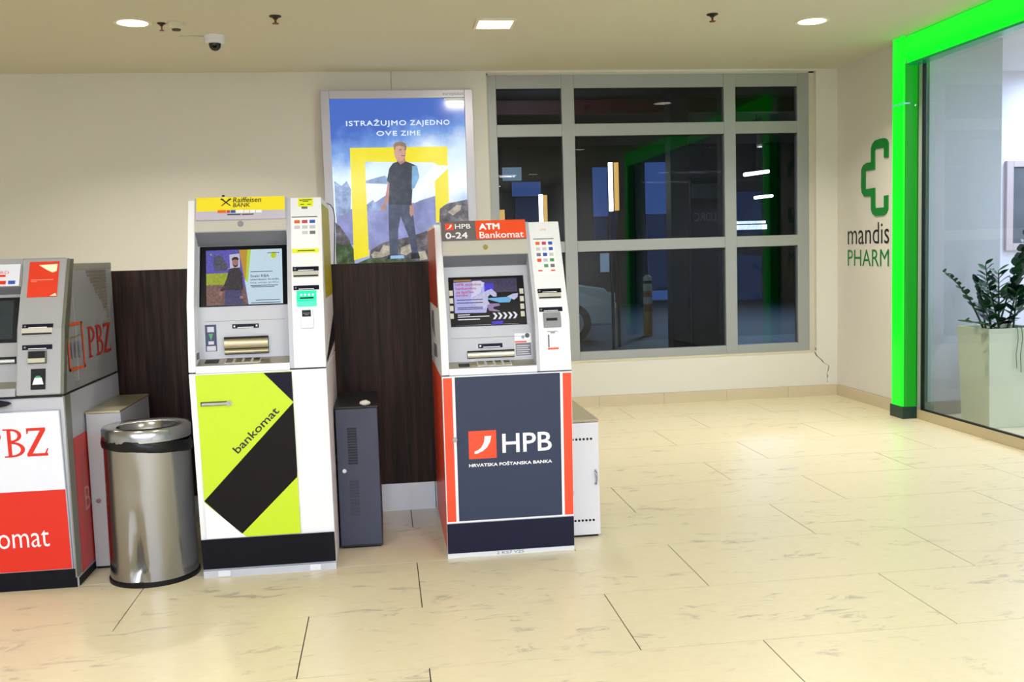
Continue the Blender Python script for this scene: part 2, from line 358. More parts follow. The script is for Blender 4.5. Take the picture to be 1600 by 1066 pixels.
# ---- pharmacy shopfront (glass, sill, frame) and its room
SILL = mat('sill_stone_beige', (186, 172, 138), .45)
w2 = struct('window_2', MB().box(XR, XR+.05, 1.5, 7.36, 0, .075), SILL)
SGL = glass_mat('shop_glass', (.88, .91, .92), 1.5, .02)
obj('pane', MB().box(XR+.012, XR+.024, 1.5, 7.31, .08, 2.79), SGL, w2)
obj('frame_bar', MB().box(XR, XR+.04, 7.30, 7.345, .075, 2.79), mat('pale_frame', (190, 186, 190), .35, .5), w2)
obj('gasket', MB().box(XR+.004, XR+.03, 1.5, 7.30, .075, .086).box(XR+.004, XR+.03, 7.285, 7.30, .08, 2.79), BLACK, w2)
SHOPW = mat('shop_grey_wall', (188, 190, 196), .7); SHOPWH = mat('shop_white_wall', (232, 230, 240), .7)
struct('wall_shop_end', MB().box(4.36, 4.98, 7.47, 7.6, 0, ZC), SHOPW)
struct('baseboard_shop', MB().box(4.30, 4.98, 7.455, 7.47, 0, .105), mat('shop_skirting', (150, 146, 134), .5))
struct('wall_shop_back', MB().box(4.36, 9.0, 8.95, 9.1, -.1, 3.2), SHOPWH)
struct('wall_shop_far', MB().box(8.9, 9.0, .9, 8.95, -.1, 3.2), SHOPWH)
struct('wall_shop_near', MB().box(4.36, 9.0, .9, 1.0, -.1, 3.2), SHOPWH)
struct('ceiling_shop', MB().box(4.212, 9.0, .9, 9.1, ZC, ZC+.15), mat('shop_ceiling', (226, 226, 228), .8))

# ================================================================== LAMPS
def area(name, parent, loc, size, power, col, shape='DISK', sy=None, spread=180):
    l = bpy.data.lights.new(name, 'AREA'); l.shape = shape; l.size = size
    if sy: l.size_y = sy
    l.energy = power; l.color = col; l.spread = math.radians(spread)
    o = bpy.data.objects.new(name, l); COL.objects.link(o); o.parent = parent; o.location = Vector(loc)-ORG[parent]; return o
LENS = emi('downlight_glow', (255, 246, 214), 9.0); TRIM = mat('lamp_trim', (226, 220, 198), .4)
def downlight(x, y, label, group=None, power=None):
    t = thing('downlight', label, 'ceiling light', (x, y, ZC), group)
    obj('trim_ring', MB().lathe([(.098, -.004), (.122, -.004), (.122, 0), (.098, 0)], (x, y, ZC), 32, False), TRIM, t)
    obj('lens', MB().lathe([(.099, -.003), (.06, -.006), (.001, -.007)], (x, y, ZC), 32), LENS, t)
    area('glow', t, (x, y, ZC-.02), .19, power or P_DOWN, WARM, spread=135)
downlight(-1.564, 6.95, 'round warm recessed downlight beside the smoke detector in the cream ceiling')
downlight(3.131, 6.91, 'round warm recessed downlight in the ceiling near the green shop frame')
for x, y in ((-6.2, 6.9), (-6.2, 2.2), (-1.56, 2.2), (3.13, 2.2), (-1.56, -2.5), (3.13, -2.5)): downlight(x, y, 'round recessed downlight further along the mall ceiling', 'mall downlights out of view', P_DOWN*.55)
def square_light(x, y, label, group=None):
    t = thing('square_light', label, 'ceiling light', (x, y, ZC), group); h = .118
    obj('frame', MB().box(x-h, x+h, y-h-.02, y-h, ZC-.012, ZC).box(x-h, x+h, y+h, y+h+.02, ZC-.012, ZC).box(x-h-.02, x-h, y-h-.02, y+h+.02, ZC-.012, ZC).box(x+h, x+h+.02, y-h-.02, y+h+.02, ZC-.012, ZC), TRIM, t)
    obj('diffuser', MB().box(x-h, x+h, y-h, y+h, ZC-.009, ZC), LENS, t)
    area('glow', t, (x, y, ZC-.03), .22, P_SQUARE, WARM, 'SQUARE')
square_light(.845, 6.966, 'square white panel light recessed in the ceiling above the window')
for x, y in ((.85, 2.2), (-3.85, 4.6)): square_light(x, y, 'square panel light further along the mall ceiling', 'mall square lights out of view')
TUBEG = emi('tube_glow', (235, 242, 255), 14.)
def tube_light(x, y, z, label, group, L=1.5, power=None, along='x'):
    t = thing('tube_light', label, 'ceiling light', (x, y, z), group)
    dx, dy = (L/2, .03) if along == 'x' else (.03, L/2)
    obj('housing', MB().box(x-dx-.01, x+dx+.01, y-dy-.01, y+dy+.01, z-.03, z), TRIM, t)
    obj('tube', MB().box(x-dx, x+dx, y-dy, y+dy, z-.045, z-.03), TUBEG, t)
    area('glow', t, (x, y, z-.06), L if along == 'x' else .08, power or P_TUBE_FILL, COOL, 'RECTANGLE', .08 if along == 'x' else L)
for x, y in ((-3.2, -2.2), (-.6, -2.2), (2.0, -2.2), (-3.2, -5.0), (-.6, -5.0), (2.0, -5.0)): tube_light(x, y, ZC, 'cool white fill tube added on the unseen mall ceiling', 'added mall fill tubes out of view', power=P_TUBE_FILL)  # unseen tubes added to throw cool light on the cash machine fronts
for x, y in ((5.9, 3.4), (5.9, 5.6), (7.4, 5.2), (6.6, 8.0)): tube_light(x, y, ZC, 'cool white tube light on the pharmacy ceiling', 'pharmacy tube lights', 1.5, P_SHOP/2.2, 'y')

# ---- green glowing portal of the pharmacy
GREEN = emi('green_glow_front', (0, 255, 34), 1.1); GREEN2 = emi('green_glow_side', (0, 214, 24), .46); GTEAL = mat('green_acrylic', (0, 120, 70), .2, 0, .5, (0, 140, 70), .3)
gp = thing('light_portal', 'glowing green illuminated frame around the pharmacy glass front', 'illuminated frame', (4.14, 7.44, 0))
def post(y0, y1, facing):
    ym = y0 if facing < 0 else y1
    obj('post_base', MB().box(4.074, 4.214, y0-.006, y1+.006, 0, .098), mat('dark_green_base', (10, 48, 42), .4), gp, .004)
    def rounded(x0, x1, a, b_, r=.05, n=6):
        return arc(x1-r*.2, b_-r*.2, r*.2, r*.2, 0, 90, 2)+arc(x0+r, b_-r, r, r, 90, 180, n)+arc(x0+r, a+r, r, r, 180, 270, n)+arc(x1-r*.2, a+r*.2, r*.2, r*.2, 270, 360, 2)
    obj('post_side_tube', MB().prism(rounded(4.08, 4.098, y0+.012, y1, .016), 0.098, ZC-.006, 'z'), GREEN, gp, smooth=True)
    obj('post_front_tube', MB().prism(rounded(4.092, 4.196, y0, y1-.01, .022), .098, 2.79, 'z'), GREEN2, gp, smooth=True)
    obj('post_edge', MB().box(4.19, 4.212, y0+.004, y1-.01, .098, 2.79), mat('dark_green_edge', (6, 70, 24), .3), gp)
post(7.352, 7.54, -1); post(1.31, 1.5, 1)
bm_ = []
zc, zh = 2.897, .104
prof_b = arc(4.14, zc, .06, zh, 90, 270, 14)+[(4.21, zc-zh), (4.21, zc+zh)]
obj('beam', MB().prism([(4.122+.7*(p[0]-4.14), p[1]) if p[0] < 4.14 else p for p in prof_b], 1.5, 7.352, 'y'), GREEN, gp, smooth=True)
obj('beam_trim', MB().box(4.115, 4.21, 1.5, 7.352, zc-zh-.016, zc-zh), GTEAL, gp)
obj('clip', MB().box(4.076, 4.126, 7.346, 7.54, at_y((1400, 163), 7.4)[2]-.006, at_y((1400, 163), 7.4)[2]+.006), mat('pale_clip', (120, 220, 220), .3), gp)
obj('cap_screw', MB().cyl((4.17, 7.352, 2.47), (4.17, 7.342, 2.47), .008), CHROME, gp)

# ---- pharmacy lettering on the right wall
ws = xl_surf(XR)
GINK = mat('green_sign', (8, 128, 44), .45)
def wsx(cx, cy):
    q = at_x((1300+.2534*cx, 180+.2534*cy), XR); return (q[1], q[2])
sg = thing('pharmacy_sign', 'green half cross with mandis PHARM lettering on the cream side wall', 'sign', (XR, 8.1, 1.2))
out = [(352, 262), (352, 170), (344, 150), (328, 141), (300, 146), (272, 156), (256, 176), (247, 205), (247, 290), (218, 295), (198, 310), (188, 335), (186, 440), (190, 478), (205, 502), (247, 500), (247, 582), (256, 610), (275, 622), (322, 618), (340, 605), (350, 580), (350, 493)]
inn = [(327, 497), (327, 568), (270, 573), (268, 448), (210, 458), (210, 345), (268, 335), (268, 210), (327, 200), (327, 262)]
b = MB(); pts = [wsx(*p) for p in out+inn]
b.add([ws(p[0], p[1], 0) for p in pts]+[ws(p[0], p[1], .012) for p in pts], [list(range(len(pts))), list(range(len(pts), 2*len(pts)))]+[(i, (i+1) % len(pts), len(pts)+(i+1) % len(pts), len(pts)+i) for i in range(len(pts))])
o = obj('cross', b, GINK, sg)
bm = bmesh.new(); bm.from_mesh(o.data); bmesh.ops.triangulate(bm, faces=bm.faces); bm.to_mesh(o.data); bm.free()
def wrect(tl, br): a = at_x(tl, XR); c = at_x(br, XR); return (a[1], c[1], c[2], a[2])
text('letters', ws, 'mandis', (8.527, 7.787, 1.402, 1.585), INK, sg, .003, bold=-.002)
text('letters', ws, 'PHARM', (8.527, 7.79, 1.21, 1.355), GINK, sg, .003)

# ---- poster light box on the wall
YP = 8.665
def pp(cx, cy): q = at_y((490+.2722*cx, 130+.2722*cy), YP-.004); return (q[0], q[2])
px0, px1, pz0, pz1 = -.457, .838, .93, 2.835
ix0, ix1, iz0, iz1 = -.385, .765, 1.0, 2.765
FRM = mat('poster_frame', (186, 184, 196), .35, .3)
po = thing('poster_lightbox', 'backlit advertising poster of a man by a lake in a grey frame', 'poster', (.19, YP, pz0))
obj('case', MB().box(px0, px1, YP+.004, YW, pz0, pz1), FRM, po)
for (a, b_, c, d) in ((px0, ix0, pz0, pz1), (ix1, px1, pz0, pz1), (ix0, ix1, iz1, pz1), (ix0, ix1, pz0, iz0)): obj('frame_bar', MB().box(a, b_, YP-.022, YP+.004, c, d), FRM, po, .004)
def sky_print():
    m = bpy.data.materials.new('poster_sky_print'); m.use_nodes = True; nt = m.node_tree; b = nt.nodes['Principled BSDF']
    tc = nt.nodes.new('ShaderNodeTexCoord'); sp = nt.nodes.new('ShaderNodeSeparateXYZ'); nt.links.new(tc.outputs['Generated'], sp.inputs[0])
    n = nt.nodes.new('ShaderNodeTexNoise'); n.inputs['Scale'].default_value = 3.2; n.inputs['Detail'].default_value = 7; n.inputs['Roughness'].default_value = .6
    nt.links.new(tc.outputs['Object'], n.inputs['Vector'])
    a = nt.nodes.new('ShaderNodeMath'); a.operation = 'MULTIPLY_ADD'; a.inputs[1].default_value = .34; nt.links.new(n.outputs[0], a.inputs[0]); nt.links.new(sp.outputs[2], a.inputs[2])
    # more cloud towards the right
    a2 = nt.nodes.new('ShaderNodeMath'); a2.operation = 'MULTIPLY_ADD'; a2.inputs[1].default_value = -.12; nt.links.new(sp.outputs[0], a2.inputs[0]); nt.links.new(a.outputs[0], a2.inputs[2])
    r = ramp(nt, [(.30, lin((140, 150, 195))), (.52, lin((176, 200, 232))), (.62, lin((240, 248, 255))), (.80, lin((212, 234, 252))), (.92, lin((112, 156, 226))), (1.0, lin((62, 104, 196)))])
    nt.links.new(a2.outputs[0], r.inputs[0]); nt.links.new(r.outputs[0], b.inputs['Emission Color']); b.inputs['Emission Strength'].default_value = .95
    b.inputs['Base Color'].default_value = (.02, .02, .02, 1); b.inputs['Roughness'].default_value = .12; return m
pr = obj('poster_print', MB().box(ix0, ix1, YP, YP+.004, iz0, iz1), sky_print(), po)
psf = y_surf(YP)
PE = .95
def mottled(name, c, e, sc, amt):
    if name in MATS: return MATS[name]
    m = mat(name, (6, 6, 6), .15, 0, .4, c, e); nt = m.node_tree; b = nt.nodes['Principled BSDF']
    tc = nt.nodes.new('ShaderNodeTexCoord'); n = nt.nodes.new('ShaderNodeTexNoise'); n.inputs['Scale'].default_value = sc; n.inputs['Detail'].default_value = 6; n.inputs['Roughness'].default_value = .65
    L = lin(c); r = ramp(nt, [(.32, [v*(1-amt) for v in L]), (.5, L), (.68, [min(1, v*(1+amt)+.1*amt) for v in L])])
    nt.links.new(tc.outputs['Object'], n.inputs['Vector']); nt.links.new(n.outputs[0], r.inputs[0]); nt.links.new(r.outputs[0], b.inputs['Emission Color']); return m
def pm(n, c):
    amt = {'lake': .3, 'ridge': .5, 'meadow': .7, 'rock': .8, 'stones': .5, 'trousers': .3, 'shirt': .3, 'yellow': .03, 'white': 0, 'ray': 0, 'face': .2, 'skin': .25}.get(n, .2)
    return mottled('poster_'+n, c, PE, 11 if n != 'lake' else 5, amt)
ppl = lambda L: [pp(*q) for q in L]
polys('printed_lake', psf, [ppl([(130, 740), (330, 700), (420, 640), (560, 690), (720, 640), (770, 800), (700, 840), (560, 960), (330, 960), (135, 905)])], pm('lake', (136, 142, 194)), pr, .0008)
polys('printed_ridge', psf, [ppl([(118, 560), (160, 590), (190, 560), (215, 610), (212, 740), (128, 770)]), ppl([(300, 560), (350, 545), (410, 530), (440, 560), (440, 580), (300, 575)]), ppl([(300, 700), (340, 670), (370, 705), (420, 700), (430, 730), (300, 730)])], pm('ridge', (138, 160, 200)), pr, .0010)
polys('printed_meadow', psf, [ppl([(126, 800), (160, 840), (205, 905), (232, 960), (236, 1040), (130, 1045)]), ppl([(236, 1040), (320, 1005), (420, 1010), (600, 1020), (640, 1050), (240, 1050)]), ppl([(505, 935), (560, 925), (575, 965), (520, 975)])], pm('meadow', (66, 88, 52)), pr, .0012)
polys('printed_shore', psf, [ppl([(325, 960), (400, 915), (560, 880), (700, 830), (705, 1050), (320, 1050)])], pm('rock', (92, 86, 92)), pr, .0011)
polys('printed_rock', psf, [ppl([(124, 800), (150, 820), (210, 905), (205, 925), (150, 930), (128, 900)]), ppl([(720, 720), (770, 690), (882, 668), (890, 800), (722, 798)]), ppl([(600, 870), (690, 830), (700, 1050), (600, 1050)])], pm('rock', (92, 86, 92)), pr, .0013)
polys('printed_stones', psf, [ppl([(330, 985), (350, 965), (380, 970), (400, 930), (440, 935), (440, 985), (390, 1000), (340, 1005)]), ppl([(500, 945), (560, 920), (575, 960), (530, 990), (500, 980)]), ppl([(600, 970), (640, 960), (655, 1010), (610, 1020)]), ppl([(770, 740), (820, 700), (850, 700), (840, 730), (800, 760)])], pm('stones', (176, 168, 150)), pr, .0015)
YF = pm('yellow', (242, 226, 24))
polys('printed_yellow_frame', psf, [ppl([(208, 372), (768, 363), (770, 472), (720, 474), (690, 455), (295, 450)]), ppl([(208, 372), (295, 450), (318, 992), (232, 1017)]), ppl([(696, 560), (772, 490), (778, 680), (724, 722), (722, 800), (703, 800)])], YF, pr, .0017)
polys('printed_light_ray', psf, [ppl([(690, 470), (778, 474), (700, 560), (600, 680), (575, 690), (590, 590)])], pm('ray', (246, 250, 255)), pr, .0018)
polys('printed_trousers', psf, [ppl([(430, 690), (562, 690), (572, 760), (590, 900), (600, 985), (566, 985), (545, 880), (500, 765), (485, 850), (485, 1000), (438, 1000), (432, 850)])], pm('trousers', (66, 74, 98)), pr, .0020)
polys('printed_arms', psf, [ppl([(428, 560), (448, 565), (438, 660), (415, 705), (408, 738), (388, 730), (388, 705), (405, 690)]), ppl([(552, 700), (572, 700), (578, 745), (560, 768), (550, 745)]), ppl([(480, 425), (525, 425), (528, 470), (505, 480), (478, 465)])], pm('skin', (186, 138, 124)), pr, .0021)
polys('printed_shirt', psf, [ppl([(482, 450), (500, 468), (528, 448), (560, 460), (592, 475), (605, 540), (570, 560), (562, 700), (430, 695), (436, 575), (420, 560), (434, 490), (455, 460)])], pm('shirt', (44, 50, 66)), pr, .0023)
polys('printed_sleeve', psf, [ppl([(565, 475), (594, 474), (607, 540), (580, 600), (563, 610)])], pm('sleeve', (120, 168, 210)), pr, .0024)
polys('printed_head', psf, [ppl(arc(496, 395, 34, 55, 0, 360, 20)[:-1])], pm('face', (206, 160, 144)), pr, .0026)
polys('printed_hair', psf, [ppl([(462, 385), (458, 355), (470, 340), (500, 335), (528, 345), (534, 375), (528, 385), (520, 365), (495, 360), (472, 366), (466, 385)])], pm('hair', (150, 122, 96)), pr, .0028)
bars('printed_features', psf, [(*sorted((pp(478, 0)[0], pp(490, 0)[0])), pp(0, 393)[1], pp(0, 388)[1]), (*sorted((pp(504, 0)[0], pp(516, 0)[0])), pp(0, 393)[1], pp(0, 388)[1]), (pp(486, 0)[0], pp(510, 0)[0], pp(0, 427)[1], pp(0, 423)[1])], pm('features', (110, 70, 66)), pr, .0030)
polys('printed_shoes', psf, [ppl([(430, 985), (486, 990), (488, 1010), (420, 1010)]), ppl([(560, 975), (602, 972), (612, 1006), (560, 1010)])], pm('shoes', (40, 40, 44)), pr, .0026)
PW = pm('white', (226, 240, 255))
a, b_ = pp(188, 255), pp(780, 225); zt_ = pp(0, 212)[1]; text('printed_title', psf, 'ISTRAŽUJMO', (a[0], pp(522, 0)[0], a[1], zt_), PW, pr, .0026, fat=.0014, space=1.15); text('printed_title', psf, 'ZAJEDNO', (pp(545, 0)[0], b_[0], a[1], zt_-.012), PW, pr, .0026, fat=.0014, space=1.15)
a, b_ = pp(362, 302), pp(612, 272); text('printed_title', psf, 'OVE', (a[0], pp(467, 0)[0], a[1], b_[1]), PW, pr, .0026, fat=.0014, space=1.15); text('printed_title', psf, 'ZIME', (pp(490, 0)[0], b_[0], a[1], b_[1]), PW, pr, .0026, fat=.0014, space=1.15)
bars('printed_badge', psf, [(pp(400, 0)[0], pp(480, 0)[0], pp(0, 1022)[1], pp(0, 1004)[1])], pm('badge', (150, 190, 226)), pr, .003)
a, b_ = pp(740, 76), pp(858, 52); text('frame_lettering', y_surf(YP-.022), 'europlakat', (a[0], b_[0], a[1], b_[1]), GREYINK, po, .001)
obj('label_strip', MB().box(pp(745, 0)[0], pp(862, 0)[0], YP-.004, YP, pp(0, 108)[1], pp(0, 90)[1]), WHITE, po)
obj('wall_conduit', MB().box(.142, .150, YW-.006, YW, pz1, ZC), mat('conduit', (178, 172, 160), .6), po)

# ---- ceiling devices
dc = at_z((335, 56), ZC)
t = thing('dome_camera', 'white security dome camera with dark lens on the ceiling', 'security camera', (dc[0], dc[1], ZC))
obj('base', MB().lathe([(.075, 0), (.075, -.012), (.066, -.045), (.05, -.055)], (dc[0], dc[1], ZC), 28), mat('cam_white', (222, 222, 232), .4), t, smooth=True)
obj('lens_dome', MB().lathe([(.044, -.055), (.038, -.082), (.022, -.1), (.002, -.106)], (dc[0], dc[1], ZC), 24), mat('cam_dome', (12, 12, 16), .1), t, smooth=True)
obj('cable', MB().tube([(dc[0]-.07, dc[1], ZC-.004), (dc[0]-.16, dc[1]-.01, ZC-.004), (dc[0]-.24, dc[1]-.005, ZC-.003)], .004, 6), CEIL, t)
sd = at_z((275, 36), ZC)
t = thing('smoke_detector', 'cream round smoke detector beside the downlight', 'smoke detector', (sd[0], sd[1], ZC))
obj('body', MB().lathe([(.058, 0), (.058, -.014), (.05, -.032), (.03, -.04)], (sd[0], sd[1], ZC), 24), mat('detector_cream', (206, 200, 176), .5), t, smooth=True)
obj('chamber', MB().lathe([(.03, -.04), (.026, -.05), (.01, -.052)], (sd[0], sd[1], ZC), 18), mat('detector_dark', (64, 58, 48), .6), t)
def sprinkler(p, label, grp, sc=1.):
    c = at_z(p, ZC)
    t = thing('sprinkler_head', label, 'sprinkler', (c[0], c[1], ZC), grp)
    obj('escutcheon', MB().lathe([(.04*sc, 0), (.038*sc, -.006), (.02*sc, -.012), (.012*sc, -.022)], (c[0], c[1], ZC), 20), mat('sprinkler_dark', (46, 38, 30), .5, .4), t)
    obj('deflector', MB().lathe([(.008*sc, -.022), (.007*sc, -.045), (.022*sc, -.047), (.02*sc, -.052)], (c[0], c[1], ZC), 14), mat('sprinkler_brass', (120, 62, 38), .4, .7), t)
sprinkler((430, 25), 'dark sprinkler head on the bare ceiling beyond the dome camera', None)
sprinkler((1113, 22), 'dark sprinkler head on the ceiling between square light and round downlight', None)
sprinkler((252, 36), 'tiny sprinkler head between downlight and smoke detector', None, .7)

# ================================================================== PARTITION
YPn = 5.465
pt = thing('wood_partition', 'low dark wood partition with steel kickplate behind the cash machines', 'partition', (-.95, YPn, 0))
PZ0, PZ1 = .155, 1.386
bx = [-3.2, -1.98, -.76, .72]
for a, b_ in zip(bx[:-1], bx[1:]): obj('wood_panel', MB().box(a+.0005, b_-.0005, YPn, YPn+.03, PZ0, PZ1), WOOD, pt, .0015)
obj('core', MB().box(-3.2, .72, YPn+.03, YPn+.16, 0, PZ1-.002), NAVYBLK, pt)
kx = at_y((681, 775), YPn)[0]
for a, b_ in ((-3.2, -1.5), (-1.5, kx), (kx, .72)): obj('kickplate', MB().box(a+.002, b_-.002, YPn+.008, YPn+.03, 0, PZ0-.002), STEEL2, pt)

# ================================================================== CASH MACHINE WITH LIME DOOR
RBP = [(-.2, 4.515), (.184, 4.465), (.94, 4.41), (1.23, 4.455), (1.70, 4.63), (1.9, 4.705)]
RBN = [(.935, 4.4115), (.966, 4.414), (.988, 4.512), (1.214, 4.53), (1.487, 4.637), (1.551, 4.5747), (1.70, 4.63), (1.8, 4.667)]
R0, R1 = -.851, -.262; RN0, RN1 = -.82, -.419; RY = 5.25
rs = prof_surf(RBP); rn = prof_surf(RBN)
a1 = thing('cash_machine', 'tall white cash machine with lime and black door and yellow header', 'cash machine', ((R0+R1)/2, 4.5, 0))
def yat(prof, z): return prof_surf(prof)(0, z)[1]
obj('lower_cabinet', MB().prism([(yat(RBP, .03)+.012, .03), (yat(RBP, .184)+.004, .184), (4.411, .934), (RY, .934), (RY, .03)], R0, R1), ATMWHITE, a1, .003)
obj('plinth', MB().box(R0, R1, yat(RBP, .02)-.002, RY-.02, 0, .032), ATMGREY, a1)
for q in ((.11, .2), (.8, .88)):
    obj('plinth_clip', MB().box(R0+(R1-R0)*q[0], R0+(R1-R0)*q[1], yat(RBP, .02)-.006, yat(RBP, .02)-.002, .004, .03), STEEL2, a1)
def col_poly(prof, z0, z1, back, knots): return [(yat(prof, z0), z0)]+[(yat(prof, k), k) for k in knots]+[(yat(prof, z1), z1), (back, z1), (back, z0)]
obj('side_column', MB().prism(col_poly(RBP, .94, 1.695, RY, [1.23]), R0, RN0), ATMWHITE, a1, .004)
cl = obj('service_column', MB().prism(col_poly(RBP, .94, 1.697, RY, [1.23]), RN1+.018, R1), ATMWHITE, a1, .003)
obj('column_trim', MB().prism(col_poly([(z, y+.006) for z, y in RBP], .94, 1.697, RY, [1.23]), RN1, RN1+.018), ATMGREY, a1)
core = obj('fascia', MB().prism([(y, z) for z, y in RBN[:-2]]+[(yat(RBP, 1.70), 1.70), (RY, 1.70), (RY, .935)], RN0, RN1), ATMGREY, a1)
patch('top_fascia', rs, (RN0, RN1, 1.552, 1.702), ATMBEIGE, a1, .0, .004)
patch('hood', rn, (RN0+.002, RN1-.002, 1.489, 1.549), HOOD, a1, .001)
patch('niche_wall', xr_surf(RN0), (4.45, 4.62, .99, 1.02), HOOD, a1, .0005)
# header sign
hr = (-.813, -.4205, 1.599, 1.703)
hd = patch('header_sign', rs, hr, mat('header_lilac', (190, 184, 204), .35), a1, .004, .012, .002)
patch('yellow_band', rs, (hr[0]+.003, hr[1]-.003, 1.637, 1.700), YELLOW, hd, .0165)
xa = rectpx(RBP, (346, 313), (362, 324))
def xmark(r, surf, parent, m, off):
    x0, x1, z0, z1 = r; w = (x1-x0)*.13
    polys('bank_mark', surf, [[(x0, z0), (x0+w, z0), (x1, z1-w*.6), (x1, z1), (x1-w, z1)], [(x1, z0), (x1-w, z0), (x0, z1-w*.6), (x0, z1), (x0+w, z1)], [(x0, z1), (x0-.001, z1-.006), (x0+w*2, z1-.009), (x0+w*2.3, z1-.003)], [(x1, z1), (x1+.001, z1-.006), (x1-w*2, z1-.009), (x1-w*2.3, z1-.003)]], m, parent, off, True)
xmark(xa, rs, hd, INK, .0175)
text('lettering', rs, 'Raiffeisen', rectpx(RBP, (365, 311), (409, 318)), INK, hd, .0175, bold=.01, shear=.1)
text('lettering', rs, 'BANK', rectpx(RBP, (365, 320), (391.5, 325.5)), INK, hd, .0175, bold=.01, shear=.1)
CARDS = [mat('card_orange', (226, 96, 30), .4), mat('card_red', (190, 60, 90), .4), mat('card_blue', (36, 78, 180), .4), mat('card_white', (236, 236, 240), .4), mat('card_green', (60, 150, 90), .4)]
x = 341.
for k, (w, m) in enumerate(((13, 0), (5, 1), (7, 2), (11, 3), (8, 3), (8, 3), (9, 3))):
    patch('card_logo', rs, rectpx(RBP, (x, 331.0-k*.12), (x+w, 335.2-k*.12)), CARDS[m], hd, .0175); x += w+1.3
bars('fine_print', rs, [rectpx(RBP, (356, 337), (377, 338.2)), rectpx(RBP, (379, 336.7), (397, 337.8))], INK, hd, .0175)
disc('camera_window', rs, on_prof((376, 350.5), RBP), .013, .003, mat('camera_window_grey', (140, 140, 146), .2), a1, 24, .004)
obj('antenna', MB().cyl((-.7, 4.66, 1.70), (-.7, 4.66, 1.718), .006), BLACK, a1)
# screen
bz = rectpx(RBN, (312, 388.5), (449, 474)); bz = (RN0+.01, RN1-.004, 1.218, 1.484)
be = patch('screen_bezel', rn, bz, mat('bezel_black', (8, 8, 16), .3, 0, .12), a1, .0, .006)
def rp(cx, cy): return on_prof((310+.09383*cx, 385+.09383*cy), RBN)
rpl = lambda L: [rp(*q) for q in L]
SE = .75
def sm(n, c, e=None): return mottled('screen_'+n, c, e or SE, 110, {'field': .2, 'ground': .35, 'tree': .3, 'violet': .25, 'jacket': .25, 'jeans': .2, 'hand': .15, 'plum': .2, 'lavender': .12, 'fingers': .2}.get(n, .03))
scr = polys('screen', rn, [rpl([(130, 85), (1392, 45), (1412, 955), (140, 1000)])], sm('pale_blue', (212, 238, 252)), be, .0065)
polys('screen_photo', rn, [rpl([(130, 85), (690, 62), (840, 975), (140, 1000)])], sm('violet', (98, 92, 190)), scr, .0070)
polys('screen_field', rn, [rpl([(135, 470), (520, 450), (480, 650), (136, 660)])], sm('field', (164, 176, 58)), scr, .0074)
polys('screen_ground', rn, [rpl([(136, 660), (760, 630), (840, 975), (140, 1000)])], sm('ground', (126, 94, 90)), scr, .0074)
polys('screen_tree', rn, [rpl([(250, 330), (270, 230), (240, 180), (400, 170), (440, 260), (495, 310), (490, 390), (440, 420), (300, 425)])], sm('tree', (84, 84, 104)), scr, .0078)
polys('screen_stripe', rn, [rpl([(680, 68), (820, 64), (800, 585), (770, 560)])], sm('amber', (206, 158, 62)), scr, .0078)
polys('screen_stripe', rn, [rpl([(820, 64), (878, 62), (826, 610), (790, 575)])], sm('lime', (190, 226, 70)), scr, .0079)
polys('screen_card', rn, [rpl([(520, 150), (690, 130), (700, 360), (480, 385), (530, 370)])], sm('card', (206, 204, 226)), scr, .0080)
polys('screen_jacket', rn, [rpl([(510, 400), (600, 365), (690, 370), (735, 470), (750, 720), (720, 740), (450, 740), (400, 760), (360, 750), (430, 660), (480, 540)])], sm('jacket', (62, 56, 66)), scr, .0084)
polys('screen_jeans', rn, [rpl([(450, 735), (715, 725), (760, 970), (440, 990)])], sm('jeans', (76, 74, 120)), scr, .0083)
polys('screen_skin', rn, [rpl(arc(620, 275, 52, 82, 0, 360, 18)[:-1]), rpl([(350, 770), (410, 765), (400, 830), (350, 835)]), rpl([(690, 840), (750, 835), (750, 885), (700, 880)])], sm('skin', (176, 124, 118)), scr, .0088)
polys('screen_hair', rn, [rpl([(565, 260), (560, 215), (600, 190), (650, 190), (675, 215), (670, 245), (620, 230), (580, 240)]), rpl([(575, 300), (600, 330), (640, 330), (665, 300), (660, 345), (620, 362), (585, 345)])], sm('hair', (58, 46, 52)), scr, .0090)
disc('screen_logo', rn, rp(215, 150), .0045, .0006, sm('green', (120, 196, 60)), scr, 16, .0078)
polys('screen_logo', rn, [rpl(arc(1255, 152, 48, 55, 0, 360, 18)[:-1])], sm('logo', (200, 224, 40)), scr, .0075)
SI = sm('ink', (60, 62, 120), .5)
bars('screen_fine_print', rn, [(rp(1150, 0)[0], rp(1350, 0)[0], rp(0, 158)[1], rp(0, 147)[1])]+[(rp(a, c)[0], rp(b_, c)[0], rp(1000, c+11)[1], rp(1000, c)[1]) for a, b_, c in ((870, 1240, 425), (870, 1330, 656), (890, 1270, 680), (960, 1360, 900), (880, 1370, 942))], SI, scr, .0080)
for s_, a, b_, c0, c1 in (('Svaki RBA', 870, 1180, 480, 520), ('stambeni kredit', 870, 1345, 538, 572), ('ima svoju priču.', 870, 1350, 592, 628)):
    q0, q1 = rp(a, c1), rp(b_, c0); text('screen_text', rn, s_, (q0[0], q1[0], q0[1]-.002, q1[1]+.002), SI, scr, .0080, bold=.008)
